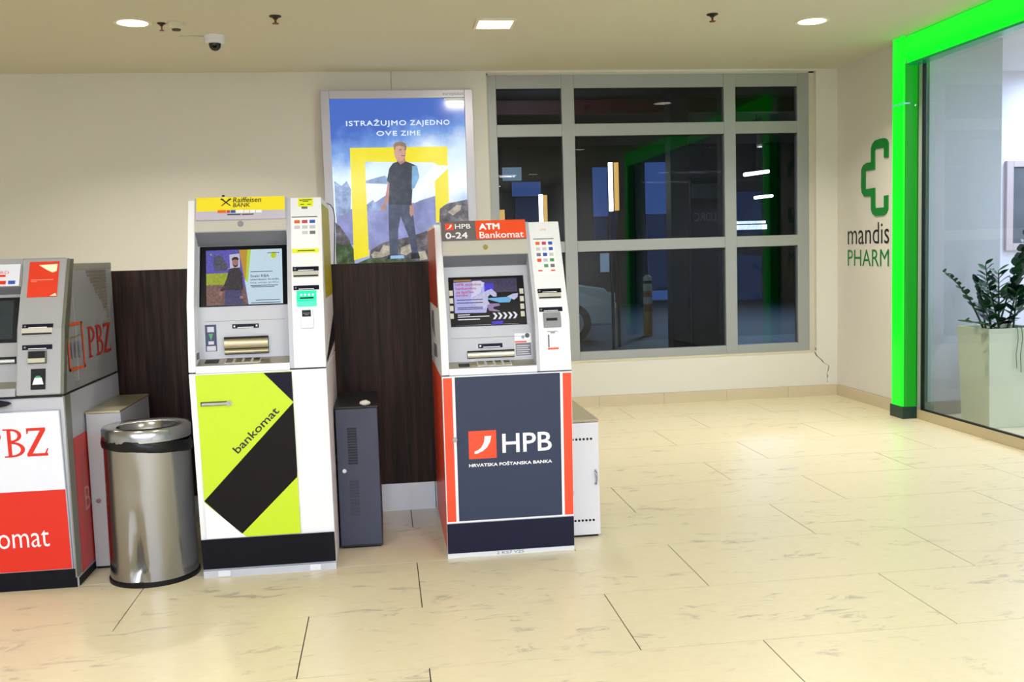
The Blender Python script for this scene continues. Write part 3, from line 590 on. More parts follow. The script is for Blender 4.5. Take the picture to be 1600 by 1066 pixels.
# lower niche: seam, stickers, cash slot, shelf
bars('panel_seam', rn, [(RN0+.03, RN1-.02, 1.152, 1.1535)], GREYINK, a1, .0008)
st = patch('notes_sticker', rn, rectpx(RBN, (320, 508), (339.5, 549)), mat('sticker_navy', (40, 42, 84), .4), a1, .0006)
sr = rectpx(RBN, (320, 508), (339.5, 549))
bars('sticker_print', rn, [inner(sr, .2, .8, .72, .92), inner(sr, .1, .9, .02, .2), inner(sr, .25, .75, .26, .38)], mat('sticker_pale', (196, 196, 214), .5), st, .001)
polys('sticker_arrow', rn, [[(lambda q: (q[0], q[3]))(inner(sr, .3, .7, .4, .66)), (lambda q: (q[1], q[3]))(inner(sr, .3, .7, .4, .66)), (lambda q: ((q[0]+q[1])/2, q[2]))(inner(sr, .3, .7, .4, .66))]], CARDS[4], st, .001)
tr = rectpx(RBN, (350, 516), (420.5, 551.5)); cz0 = .998
cash = obj('cash_slot', (lambda: MB().box(tr[0], tr[1], 4.505, 4.53, 1.004, 1.082))(), DARKGAP, a1)  # dark block puts the shade of the slot recess into colour
def half_tube(x0, x1, yc, zc, ry, rz, n=10): return MB().prism([(yc+.01, zc-rz)]+[(yc-ry*math.cos(math.radians(-90+180*k/n)), zc+rz*math.sin(math.radians(-90+180*k/n))) for k in range(n+1)]+[(yc+.01, zc+rz)], x0, x1)
obj('cash_shutter', half_tube(tr[0]+.001, tr[1]-.001, 4.512, 1.052, .018, .024), TAN, cash, smooth=True)
obj('cash_shutter', half_tube(tr[0]+.001, tr[1]-.001, 4.508, 1.017, .016, .011), TAN, cash, smooth=True)
lr = rectpx(RBN, (363, 507), (404.5, 512)); lp = patch('slot_label', rn, lr, mat('label_navy', (16, 17, 38), .35, 0, .15), a1, .001, .002)
bars('label_print', rn, [inner(lr, .2, .8, .1, .28), inner(lr, .05, .11, .3, .7), inner(lr, .89, .95, .3, .7)], WHITE, lp, .0035)
patch('shelf_plate', rn, (RN0+.004, RN1-.004, .967, .987), TAN, a1, .0005)
patch('shelf_lip', rn, (RN0, RN1, .9355, .9655), ATMWHITE, a1, .0, .003)
patch('barcode_window', rn, rectpx(RBN, (322, 563), (341, 568)), BLACK, a1, .0012)
def keypad(prof, surf, x0, x1, z0, z1, parent, rows=4, cols=4, t=.003):
    kp = patch('keypad', surf, (x0, x1, z0, z1), STEEL2, parent, .001, .001)
    for i in range(cols):
        for j in range(rows):
            w = (x1-x0)/cols; h = (z1-z0)/rows
            patch('key', surf, (x0+w*(i+.14), x0+w*(i+.86), z0+h*(j+.15), z0+h*(j+.85)), TAN if (i+j) % 5 else CHROME, kp, .002, t)
k0 = on_prof((352, 565), RBN)[0]; k1 = on_prof((409, 560), RBN)[0]; keypad(RBN, rn, k0, k1, .9705, .9845, a1)
# service column, top to bottom
q = rectpx(RBP, (465.5, 310), (489, 322.5)); s1 = patch('yellow_sticker', rs, q, mat('sticker_yellow', (226, 234, 20), .4), a1, .0008)
xmark(inner(q, .12, .24, .62, .86), rs, s1, INK, .0014)
bars('fine_print', rs, [inner(q, .28, .95, .74, .84), inner(q, .28, .7, .58, .66), inner(q, .15, .4, .2, .28), inner(q, .62, .86, .2, .28)], INK, s1, .0014)
patch('id_plate', rs, rectpx(RBP, (471, 323), (480.5, 326.3)), GREYINK, a1, .0008)
q = rectpx(RBP, (456, 339.5), (497, 389)); s2 = patch('card_logo_sheet', rs, q, WHITE, a1, .0008)
bars('sheet_edge', rs, [inner(q, .0, 1., .985, 1.01)], INK, s2, .0014)
def logos(surf, r, rows, parent, off=.0014):
    for j, row in enumerate(rows):
        for i, m in enumerate(row):
            if m is None: continue
            patch('card_logo', surf, inner(r, .09+.3*i, .31+.3*i, 1-(.1+.17*j)-.1, 1-(.1+.17*j)), m, parent, off)
PALE = mat('logo_pale', (196, 196, 206), .5)
logos(rs, q, [[CARDS[0], CARDS[1], CARDS[2]], [PALE, PALE, PALE], [None, PALE, GREYINK]], s2)
q = rectpx(RBP, (456.5, 389.2), (498, 394.4)); s3 = patch('yellow_strip', rs, q, MATS['sticker_yellow'], a1, .0012)
bars('fine_print', rs, [inner(q, .2, .85, .4, .62)], INK, s3, .0018)
LN = MATS['label_navy']
def slot_label(surf, prof, tl, br, parent):
    q = rectpx(prof, tl, br); l_ = patch('slot_label', surf, q, LN, parent, .001, .0015)
    bars('label_print', surf, [inner(q, .2, .8, .1, .26)], WHITE, l_, .0028)
    disc('label_symbol', surf, ((lambda a: ((a[0]+a[1])/2, (a[2]+a[3])/2))(inner(q, .03, .14, .2, .8))), (q[3]-q[2])*.24, .0004, GREYINK, l_, 12, .0026)
slot_label(rs, RBP, (457.3, 417.6), (498, 423), a1)
def slot(surf, prof, tl, br, parent):
    q = rectpx(prof, tl, br); o_ = patch('receipt_slot', surf, q, ATMBEIGE, parent, .0005, .005, .0015)
    bars('slot_gap', surf, [inner(q, .02, .98, .05, .3)], DARKGAP, o_, .0058)
slot(rs, RBP, (458, 424.5), (498, 432.5), a1)
slot_label(rs, RBP, (458.7, 447), (498.6, 452.4), a1)
q = rectpx(RBP, (463.7, 455.6), (495, 478.5)); cr_ = patch('card_reader', rs, q, mat('reader_green', (20, 200, 140), .3, 0, .5, (20, 226, 150), .75), a1, .0, .01, .002)
bars('card_gap', rs, [inner(q, .16, .86, .46, .56)], BLACK, cr_, .0106, .001)
for k in range(4): disc('status_light', rs, (lambda a: ((a[0]+a[1])/2, (a[2]+a[3])/2))(inner(q, .18+.2*k, .28+.2*k, .65, .78)), .0048, .0015, emi('white_led', (235, 255, 245), 1.2), cr_, 12, .0105)
q = rectpx(RBP, (470, 484.3), (490.3, 513)); kp_ = patch('contactless_reader', rs, q, ATMWHITE, a1, .0, .022, .004)
patch('reader_display', rs, inner(q, .12, .84, .6, .95), BLACK, kp_, .0225)
bars('display_print', rs, [inner(q, .22, .76, .76, .8), inner(q, .34, .66, .68, .72)], GREYINK, kp_, .0235)
bars('cabinet_seam', rs, [(R0, RN0, .9365, .9395), (RN1, R1, .9365, .9395)], DARKGAP, a1, .002)
# lower door
dr = prof_surf(RBP)
def r5(cx, cy): return on_prof((280+.319*cx, 570+.319*cy), RBP)
dpoly = [r5(72, 50), r5(553, 34), r5(602, 826), r5(122, 860)]
D0, D1 = -.823, -.412
door = patch('door', rs, (D0, D1, .186, .928), LIME, a1, .0, .006, .002)
def cl5(L): return [(min(max(p[0], D0), D1), min(max(p[1], .187), .927)) for p in (r5(*q) for q in L)]
polys('door_print', rs, [cl5([(413, 36), (560, 20), (562, 180)])], mat('print_navy', (22, 22, 40), .4, 0, .15), door, .0068)
polys('door_print', rs, [cl5([(562, 183), (600, 520), (578, 548), (308, 828), (108, 668)])], mat('print_black', (20, 15, 18), .4, 0, .15), door, .0068)
polys('door_print', rs, [cl5([(104, 675), (330, 850), (330, 880), (100, 880), (90, 800)])], WHITE, door, .0068)
a = r5(290, 436); b_ = r5(494, 228); L_ = math.hypot(b_[0]-a[0], b_[1]-a[1])
text('bankomat_lettering', rs, 'bankomat', (a[0], a[0]+L_, a[1], a[1]+.036), INK, door, .0072, math.atan2(b_[1]-a[1], b_[0]-a[0]), bold=.012)
hq = r5(110, 191); hq2 = r5(245, 188)
hb = MB(); hz = (hq[1]+hq2[1])/2
hb.rings([[rs(p[0], p[1], .006) for p in arc(hq[0]+.006, hz, .007, .007, 90, 270, 6)+arc(hq2[0], hz, .007, .007, -90, 90, 6)], [rs(p[0], p[1], .016) for p in arc(hq[0]+.006, hz, .005, .005, 90, 270, 6)+arc(hq2[0], hz, .005, .005, -90, 90, 6)]])
hl = obj('lock_handle', hb, CHROME, door)
bars('lock_recess_shade', rs, [(hq[0]-.004, hq2[0]+.006, hz-.0095, hz+.0095)], mat('lock_dark', (70, 72, 60), .5), door, .0068)  # flat dark patch paints a recess shade to outline the handle
disc('lock', rs, (hq2[0], hz), .012, .006, CHROME, hl, 16, .008)
patch('kick_panel', rs, (R0+.001, R1-.001, .042, .182), NAVYBLK, a1, .0, .006, .001)
# side print
sd_ = xr_surf(R1)
patch('side_print', sd_, (4.62, 5.24, 1.235, 1.67), mat('olive_yellow', (186, 176, 24), .4), a1, .0008)
polys('side_print', sd_, [[(4.50, .97), (5.24, 1.13), (5.24, .99), (4.50, .83+.12)]], NAVYBLK, a1, .0008)
obj('cable', MB().tube([at_y((503, 313), 4.9), at_y((509, 317), 5.1), at_y((516, 320), 5.3), at_y((521, 327), 5.4), at_y((523, 340), 5.44), at_y((522, 420), 5.47)], .0026, 6), BLACK, a1)

# ================================================================== CASH MACHINE WITH BLUE-GREY DOOR
HPP = [(-.2, 4.54), (.165, 4.525), (.867, 4.49), (1.10, 4.508), (1.566, 4.74), (1.8, 4.857)]
HPN = [(.866, 4.4902), (.896, 4.4925), (.916, 4.592), (1.09, 4.612), (1.357, 4.726), (1.4125, 4.664), (1.566, 4.74), (1.7, 4.807)]
H0, H1 = .251, .854; HN0, HN1 = .286, .692; HY = 5.38
hs = prof_surf(HPP); hn = prof_surf(HPN)
a2 = thing('cash_machine', 'white cash machine with blue-grey door, red edge stripes and orange Bankomat header', 'cash machine', ((H0+H1)/2, 4.55, 0))
obj('lower_cabinet', MB().prism([(yat(HPP, .02)+.01, .02), (yat(HPP, .165)+.004, .165), (4.491, .864), (HY, .864), (HY, .02)], H0, H1), ATMWHITE, a2, .003)
pl_ = obj('plinth', MB().box(H0, H1, yat(HPP, .01)-.002, HY-.02, 0, .021), STEEL2, a2)
text('chalk_number', y_surf(yat(HPP, .01)-.002), '2 KS7 V25', (H0+.23, H0+.36, .004, .018), GREYINK, pl_, .001)
for q in ((.1, .19), (.8, .88)): obj('plinth_clip', MB().box(H0+(H1-H0)*q[0], H0+(H1-H0)*q[1], yat(HPP, .01)-.005, yat(HPP, .01)-.002, .002, .02), STEEL2, a2)
obj('side_column', MB().prism(col_poly(HPP, .867, 1.562, HY, [1.10]), H0, HN0), ATMWHITE, a2, .004)
obj('service_column', MB().prism(col_poly(HPP, .867, 1.562, HY, [1.10]), HN1+.014, H1), ATMWHITE, a2, .003)
obj('column_trim', MB().prism(col_poly([(z, y+.006) for z, y in HPP], .867, 1.564, HY, [1.10]), HN1, HN1+.014), ATMGREY, a2)
obj('fascia', MB().prism([(y, z) for z, y in HPN[:-2]]+[(yat(HPP, 1.57), 1.57), (HY, 1.57), (HY, .866)], HN0, HN1), ATMGREY, a2)
patch('top_fascia', hs, (HN0, HN1, 1.4135, 1.5705), ATMBEIGE, a2, .0, .003)
patch('hood', hn, (HN0+.002, HN1-.002, 1.359, 1.411), HOOD, a2, .001)
h2 = patch('header_sign', hs, (.288, .690, 1.480, 1.571), SIGNGREY, a2, .003, .008, .001)
ox_ = on_prof((743, 360), HPP)[0]
patch('orange_band', hs, (ox_, .690, 1.481, 1.5705), mat('sign_orange', (238, 78, 38), .22), h2, .0116)
def h6(cx, cy): return on_prof((660+.15947*cx, 330+.15947*cy), HPP)
def hrect(tl, br): a = h6(*tl); c = h6(*br); return (a[0], c[0], c[1], a[1])
def swoosh(surf, r, parent, off):
    patch('bank_logo', surf, r, ORANGE, parent, off)
    x0, x1, z0, z1 = r; w = x1-x0; h = z1-z0
    o1 = [(x0+w*(.78-.56*math.sin(math.radians(t))**1.6), z0+h*(.80-.62*(1-math.cos(math.radians(t))))) for t in range(0, 91, 10)]
    polys('bank_logo_swoosh', surf, [[(x0+w*.58, z0+h*.80), (x0+w*.82, z0+h*.80), (x0+w*.77, z0+h*.58), (x0+w*.66, z0+h*.40), (x0+w*.50, z0+h*.27), (x0+w*.30, z0+h*.19), (x0+w*.20, z0+h*.18), (x0+w*.21, z0+h*.27), (x0+w*.33, z0+h*.31), (x0+w*.46, z0+h*.42), (x0+w*.55, z0+h*.58)]], WHITE, parent, off+.0006)
swoosh(hs, hrect((220, 135), (305, 198)), h2, .0116)
text('lettering', hs, 'HPB', hrect((315, 140), (472, 182)), WHITE, h2, .012, bold=.012)
text('lettering', hs, '0-24', hrect((225, 225), (442, 276)), WHITE, h2, .012, fat=.0012)
text('lettering', hs, 'ATM', hrect((553, 138), (752, 186)), WHITE, h2, .0126, fat=.0022)
text('lettering', hs, 'Bankomat', hrect((555, 215), (992, 266)), WHITE, h2, .0126, bold=.01)
disc('camera_window', hs, on_prof((758.5, 387), HPP), .0115, .003, mat('camera_window_brass', (176, 166, 96), .25, .6), a2, 24, .003)
# screen
bz = (on_prof((700, 434.5), HPN)[0], on_prof((817, 432), HPN)[0], on_prof((704, 511.5), HPN)[1], on_prof((700, 434.5), HPN)[1])
be = patch('screen_bezel', hn, bz, MATS['bezel_black'], a2, .0, .004)
def hp_(cx, cy): return on_prof((700+.0891*cx, 425+.0891*cy), HPN)
hpl = lambda L: [hp_(*q) for q in L]
scr = polys('screen', hn, [hpl([(92, 155), (1200, 110), (1240, 905), (135, 950)])], sm('plum', (62, 54, 92)), be, .0045)
polys('screen_sky', hn, [hpl([(92, 200), (420, 180), (640, 190), (640, 380), (700, 560), (670, 720), (120, 735)])], sm('lavender', (188, 188, 250)), scr, .0050)
polys('screen_glow', hn, [hpl([(420, 170), (560, 160), (630, 200), (560, 380), (400, 470), (430, 300)])], sm('glow', (226, 226, 255)), scr, .0053)
polys('screen_blue', hn, [hpl([(630, 210), (790, 200), (800, 310), (700, 400), (640, 380)]), hpl([(760, 880), (980, 860), (950, 915), (780, 920)])], sm('blue', (70, 62, 226)), scr, .0053)
bars('screen_amber', hn, [(hp_(95, 155)[0], hp_(400, 150)[0], hp_(95, 185)[1], hp_(95, 152)[1])], sm('amber2', (176, 136, 74)), scr, .0056)
polys('screen_hand', hn, [hpl([(400, 480), (560, 400), (690, 330), (760, 305), (850, 380), (850, 440), (790, 440), (740, 400), (700, 440), (700, 520), (760, 600), (650, 640), (520, 620), (440, 570)]), hpl([(1030, 440), (1130, 390), (1225, 380), (1215, 450), (1160, 495), (1090, 470)])], sm('hand', (206, 206, 246)), scr, .0059)
polys('screen_fingers', hn, [hpl([(680, 600), (740, 560), (900, 560), (910, 600), (800, 620), (790, 650), (910, 690), (900, 705), (720, 690)])], sm('fingers', (150, 124, 176)), scr, .0061)
polys('screen_phone', hn, [hpl([(680, 470), (1050, 445), (1110, 480), (1080, 540), (900, 545), (720, 495)])], sm('phone', (110, 190, 240)), scr, .0064)
SR = sm('red', (206, 60, 76)); SW = sm('white', (240, 244, 255))
for s_, a, b_, c in (('HPB mobilno', 128, 570, 262), ('bankarstvo', 132, 490, 328), ('za fizičke', 138, 450, 392), ('osobe', 140, 345, 446)):
    q0 = hp_(a, c); q1 = hp_(b_, c-42); text('screen_text', hn, s_, (q0[0], q1[0], q0[1], q0[1]+.0125), SR, scr, .0064, bold=.012)
bars('screen_fine_print', hn, [(hp_(a, c)[0], hp_(b_, c)[0], hp_(a, c+14)[1], hp_(a, c)[1]) for a, b_, c in ((150, 610, 500), (150, 610, 552), (165, 610, 635), (165, 610, 662))], SI, scr, .0064)
bars('screen_fine_print', hn, [(hp_(a, c)[0], hp_(b_, c)[0], hp_(a, c+16)[1], hp_(a, c)[1]) for a, b_, c in ((170, 385, 760), (170, 725, 795), (175, 560, 842))], SW, scr, .0064)
for k in range(5):
    X_ = 780+88*k; Y_ = 725-4.5*k
    polys('screen_chevron', hn, [hpl([(X_, Y_), (X_+42, Y_), (X_+86, Y_+52), (X_+50, Y_+112), (X_+8, Y_+115), (X_+45, Y_+55)])], SW, scr, .0064)
for k in range(4):
    for (cx, cy) in ((22+6*k, 338+134*k), (1255+8*k, 300+132*k)):
        a = hp_(cx, cy+92); c = hp_(cx+58, cy); patch('side_key', hn, (a[0], c[0], a[1], c[1]), mat('key_ivory', (206, 202, 188), .4), be, .004, .004)
bars('panel_seam', hn, [(HN0+.02, HN1-.02, 1.0245, 1.026)], GREYINK, a2, .0008)
def h7(cx, cy): return on_prof((660+.15*cx, 460+.15*cy), HPN)
def hr7(tl, br): a = h7(*tl); c = h7(*br); return (a[0], c[0], c[1], a[1])
q = hr7((580, 518), (835, 552)); lp = patch('slot_label', hn, q, LN, a2, .001, .0015); bars('label_print', hn, [inner(q, .2, .9, .12, .3), inner(q, .05, .12, .3, .7)], WHITE, lp, .003)
q = hr7((466, 592), (958, 650)); cs = obj('cash_slot', MB().box(q[0], q[1], 4.588, 4.61, q[2], q[3]), DARKGAP, a2)
obj('cash_shutter', half_tube(q[0]+.001, q[1]-.001, 4.594, (q[2]+q[3])/2-.002, .014, (q[3]-q[2])*.42), mat('cash_shutter_pale', (206, 202, 186), .3, .6), cs, smooth=True)
q = hr7((957, 410), (1140, 640)); ns = patch('notice_sticker', hn, q, WHITE, a2, .0008)
patch('sticker_stripe', hn, inner(q, .0, .72, .60, .67), ORANGE, ns, .0014); patch('sticker_block', hn, inner(q, .03, .98, .02, .58), mat('sticker_grey', (116, 116, 128), .5), ns, .0013)
bars('fine_print', hn, [inner(q, .08, .9-.1*(k % 2), .08+.09*k, .115+.09*k) for k in range(5)], mat('sticker_text', (206, 206, 214), .5), ns, .0018)
disc('sticker_emblem', hn, (lambda a: ((a[0]+a[1])/2, (a[2]+a[3])/2))(inner(q, .42, .6, .76, .92)), .008, .0004, mat('emblem_grey', (150, 152, 156), .4), ns, 14, .0014)
disc('sticker_emblem', hn, (lambda a: ((a[0]+a[1])/2, (a[2]+a[3])/2))(inner(q, .64, .9, .84, .96)), .011, .0004, mat('emblem_dark', (70, 74, 78), .4), ns, 14, .0012)
patch('shelf_plate', hn, (HN0+.004, HN1-.004, .897, .915), TAN, a2, .0005)
patch('shelf_lip', hn, (HN0, HN1, .8665, .8955), ATMWHITE, a2, .0, .003)
patch('barcode_window', hn, hr7((372, 727), (495, 755)), BLACK, a2, .0012)
k0 = h7(575, 745)[0]; k1 = h7(920, 700)[0]; keypad(HPN, hn, k0, k1, .8995, .9135, a2)
# service column
q = rectpx(HPP, (833, 374), (871, 428)); s2 = patch('card_logo_sheet', hs, q, WHITE, a2, .0008)
bars('sheet_edge', hs, [inner(q, 0, 1., .99, 1.01)], INK, s2, .0014)
rows_ = [[CARDS[0], CARDS[1], CARDS[2]], [PALE, PALE, MATS['card_blue']], [GREYINK, CARDS[2], PALE], [ORANGE, PALE, CARDS[4]], [None, CARDS[4], GREYINK], [ORANGE, None, ORANGE]]
for j, row in enumerate(rows_):
    for i, m in enumerate(row):
        if m is not None: patch('card_logo', hs, inner(q, .09+.31*i, .29+.31*i, .83-.16*j+(.05 if j == 5 else 0), .92-.16*j), m, s2, .0014)
text('lettering', hs, 'HPB', rectpx(HPP, (843, 357.5), (853, 361)), mat('faint_orange', (236, 190, 170), .5), a2, .001)
def h_r(tl, br): return rectpx(HPP, (820+.2535*tl[0], 330+.2535*tl[1]), (820+.2535*br[0], 330+.2535*br[1]))
slot_label(hs, HPP, (839.5, 452), (877, 457), a2)
slot(hs, HPP, (841, 459), (877, 466.5), a2)
slot_label(hs, HPP, (842, 481), (879, 486.3), a2)
q = rectpx(HPP, (848, 490), (876.5, 511)); cr2 = patch('card_reader', hs, q, mat('reader_grey', (132, 132, 138), .4), a2, .0, .014, .002)
bars('card_gap', hs, [inner(q, .14, .78, .48, .58)], BLACK, cr2, .0146, .001)
q = rectpx(HPP, (854.5, 517), (873.5, 546.5)); is_ = patch('instruction_sticker', hs, q, WHITE, a2, .0008)
bars('sticker_print', hs, [inner(q, .05, .2, .14, .8), inner(q, .3, .7, .86, .92), inner(q, 0, .95, .94, .98)], GREYINK, is_, .0014)
bars('sticker_print', hs, [inner(q, .02, .98, .02, .12)], ORANGE, is_, .0014)
bars('cabinet_seam', hs, [(H0, HN0, .8635, .8665), (HN1, H1, .8635, .8665)], DARKGAP, a2, .002)
# lower door
door = patch('door', hs, (H0+.001, H1-.001, .168, .862), WHITE, a2, .0, .006, .002)
patch('door_stripe', hs, (H0+.004, H0+.045, .176, .856), ORANGE, door, .0066); patch('door_stripe', hs, (H1-.044, H1-.003, .176, .856), ORANGE, door, .0066)
dp = patch('door_panel', hs, (H0+.058, H1-.057, .178, .858), BLUEG, door, .006, .003)
def h8(cx, cy): return on_prof((660+.3003*cx, 570+.3003*cy), HPP)
def hr8(tl, br): a = h8(*tl); c = h8(*br); return (a[0], c[0], c[1], a[1])
swoosh(hs, hr8((238, 345), (386, 482)), dp, .0096)
text('lettering', hs, 'HPB', hr8((413, 358), (672, 442)), WHITE, dp, .0100, bold=.012)
text('lettering', hs, 'HRVATSKA POŠTANSKA BANKA', (h8(243, 528)[0], h8(672, 500)[0], h8(243, 531)[1], h8(243, 531)[1]+.018), WHITE, dp, .0100, fat=.0008)
disc('lock', hs, h8(168, 388), .011, .008, CHROME, door, 16, .006)
patch('kick_panel', hs, (H0+.001, H1-.001, .022, .164), mat('kick_navy', (28, 30, 52), .45, 0, .15), a2, .0, .006, .001)
sl = xl_surf(H0)
patch('side_print', sl, (4.62, 5.36, 1.17, 1.545), mat('side_red', (176, 52, 36), .4), a2, .0008)
polys('side_print', sl, [[(4.95, 1.0), (5.25, 1.05), (5.2, 1.13), (5.0, 1.14)], [(4.8, .92), (5.1, .9), (5.1, .97), (4.82, .98)]], GREYINK, a2, .0008)
patch('side_print', sl, (4.54, 5.37, .03, .855), ORANGE, a2, .0008)

# ================================================================== CASH MACHINE WITH RED AND WHITE DOOR
PBP = [(-.2, 4.505), (.10, 4.49), (.864, 4.455), (1.15, 4.53), (1.455, 4.674), (1.7, 4.79)]
P0, P1 = -1.99, -1.392; PY = 5.37
ps = prof_surf(PBP)
MET = mat('grey_metallic', (160, 160, 164), .42, .15, bump=.05, bscale=400); METD = mat('olive_grey_edge', (104, 104, 92), .45, .2); MG = mat('lower_grey', (182, 184, 196), .4)
a3 = thing('cash_machine', 'grey cash machine with red and white PBZ door beside the steel bin', 'cash machine', ((P0+P1)/2, 4.5, 0))
obj('lower_cabinet', MB().prism([(yat(PBP, .0)+.006, .0), (4.462, .858), (PY, .858), (PY, .0)], P0+.006, P1), MG, a3, .003)
PN0, PN1 = -1.93, -1.585
obj('service_column', MB().prism([(4.456, .866), (4.496, 1.02), (4.53, 1.15), (4.674, 1.458), (4.72, 1.458), (4.72, .866)], PN1, P1-.006), MET, a3, .008)
obj('side_column', MB().prism([(4.456, .866), (4.496, 1.02), (4.53, 1.15), (4.674, 1.458), (4.72, 1.458), (4.72, .866)], P0, PN0), MET, a3, .008)
obj('edge_trim', MB().prism([(4.459, .866), (4.499, 1.02), (4.533, 1.15), (4.678, 1.452), (4.735, 1.452), (4.60, 1.15), (4.54, 1.02), (4.50, .866)], P1-.010, P1+.006), METD, a3, .003)
obj('housing', MB().box(P0+.01, P1-.002, 4.715, PY, .866, 1.43).box(P0+.01, P1-.002, 4.47, 4.72, .866, .9).prism([(4.5, .9), (4.72, 1.43), (4.72, .9)], P1-.05, P1-.004), MET, a3)
obj('housing_lid', MB().box(P0+.01, P1, 4.70, PY+.002, 1.398, 1.432), mat('lid_grey', (150, 148, 138), .5), a3, .004)
PBN = [(.866, 4.456), (.9, 4.465), (.92, 4.55), (1.02, 4.56), (1.20, 4.62), (1.30, 4.66), (1.335, 4.6215), (1.458, 4.6785)]
pn = prof_surf(PBN)
obj('fascia', MB().prism([(y, z) for z, y in PBN]+[(4.72, 1.458), (4.72, .866)], PN0, PN1), MET, a3)
def pz_(cx, cy): return on_prof((.125*cx, 390+.125*cy), PBP)
hw = patch('header_sign', ps, (PN0+.01, PN1-.006, 1.337, 1.432), mat('header_white', (222, 224, 238), .3), a3, .001, .004)
q = (PN0+.01, PN1-.006, 1.337, 1.432)
bars('header_print', ps, [inner(q, .45, .82, .42, .52)], RED, hw, .0056)
for k in range(4): patch('card_logo', ps, inner(q, .5+.12*k, .59+.12*k, .08, .24), (CARDS[2], RED, RED, CARDS[2])[k], hw, .0056)
text('lettering', ps, 'MAESTRO CARD', inner(q, .2, .86, .56, .68), RED, hw, .0056)
patch('hood', pn, (PN0+.002, PN1-.002, 1.3005, 1.334), HOOD, a3, .001)
be = patch('screen_bezel', pn, (PN0+.02, PN1-.012, 1.09, 1.285), BLACK, a3, .001, .004)
patch('screen', pn, (PN0+.04, PN1-.04, 1.105, 1.272), mat('dark_screen', (34, 40, 46), .12, 0, .5, (40, 52, 60), .35), be, .0055)
cs = obj('cash_slot', MB().box(PN0+.08, PN1-.02, 4.548, 4.57, 1.0, 1.03), DARKGAP, a3); obj('cash_shutter', half_tube(PN0+.08, PN1-.022, 4.552, 1.012, .012, .009), STEEL2, cs, smooth=True)
patch('shelf_plate', pn, (PN0, PN1, .9015, .9195), TAN, a3, .0005)
patch('shelf_lip', pn, (PN0, PN1, .8675, .899), MET, a3, 0, .002)
q = (pz_(350, 380)[0]+.002, pz_(710, 380)[0]+.006, pz_(330, 603)[1], pz_(385, 160)[1])
fp = patch('red_notice', ps, q, mat('notice_red', (222, 58, 34), .22), a3, .001, .002)
bars('notice_print', ps, [inner(q, .1, .85, .475, .49), inner(q, .1, .3, .43, .44)], mat('notice_pale', (240, 170, 150), .4), fp, .0036)
polys('notice_tear', ps, [[(q[0]+(q[1]-q[0])*a_, q[2]+(q[3]-q[2])*b_) for a_, b_ in ((.32, .9), (.95, .92), (.93, .72), (.8, .68), (.6, .76))], [(q[0]+(q[1]-q[0])*a_, q[2]+(q[3]-q[2])*b_) for a_, b_ in ((.76, .02), (.99, .02), (.95, .1))]], mat('notice_paper', (250, 240, 206), .4), fp, .0036)
slot_label(ps, PBP, (35.5, 507.5), (83, 512.5), a3)
slot(ps, PBP, (34, 514), (82.5, 523), a3)
slot_label(ps, PBP, (35, 540), (82, 545.5), a3)
q = rectpx(PBP, (44.5, 549.5), (73, 568)); cr3 = patch('card_reader', ps, q, METD, a3, .0, .012, .002)
patch('card_gap', ps, inner(q, .05, .95, .4, .95), BLACK, cr3, .0125); patch('card_lip', ps, inner(q, .04, .96, .05, .38), TAN, cr3, .012, .006)
q = rectpx(PBP, (48.5, 577), (71, 608.5)); cs3 = patch('contactless_sticker', ps, q, BLACK, a3, .001, .001)
polys('sticker_print', ps, [[(q[0]+(q[1]-q[0])*a_, q[2]+(q[3]-q[2])*b_) for a_, b_ in ((.12, .24), (.88, .24), (.74, .56), (.26, .56))]], WHITE, cs3, .0026)
polys('sticker_arc', ps, [[(q[0]+(q[1]-q[0])*a_, q[2]+(q[3]-q[2])*b_) for a_, b_ in ((.26, .56), (.74, .56), (.62, .66), (.38, .66))]], CARDS[4], cs3, .0028)
bars('cabinet_seam', ps, [(P0, P1, .857, .866)], DARKGAP, a3, .001)
door = patch('door', ps, (P0+.02, P1-.016, .085, .80), MG, a3, .0, .004, .001)
patch('door_white_panel', ps, (P0+.02, P1-.02, .448, .797), mat('door_white', (226, 229, 242), .36), door, .004, .002)
patch('door_red_panel', ps, (P0+.02, P1-.02, .088, .447), RED, door, .004, .002)
def p2(px_, py_): return on_prof((px_, py_), PBP)
a = p2(10, 715); b_ = p2(73, 674); w3 = b_[0]-a[0]
serif_word('lettering', ps, 'PBZ', (a[0]-w3*.56, b_[0], a[1], a[1]+.125), RED, door, .0068, .06)
a = p2(79, 853); zt = p2(79, 824)[1]; text('lettering', ps, 'Bankomat', (a[0]-.415, a[0], a[1], zt+.012), WHITE, door, .0068, bold=-.004)
obj('handle', MB().prism(arc(-1.80, .838, .20, .022, 0, 360, 18)[:-1], 4.42, 4.46, 'y'), BLACK, a3, .004)
patch('kick_panel', ps, (P0+.004, P1-.004, .0, .083), NAVYBLK, a3, .0, .006)
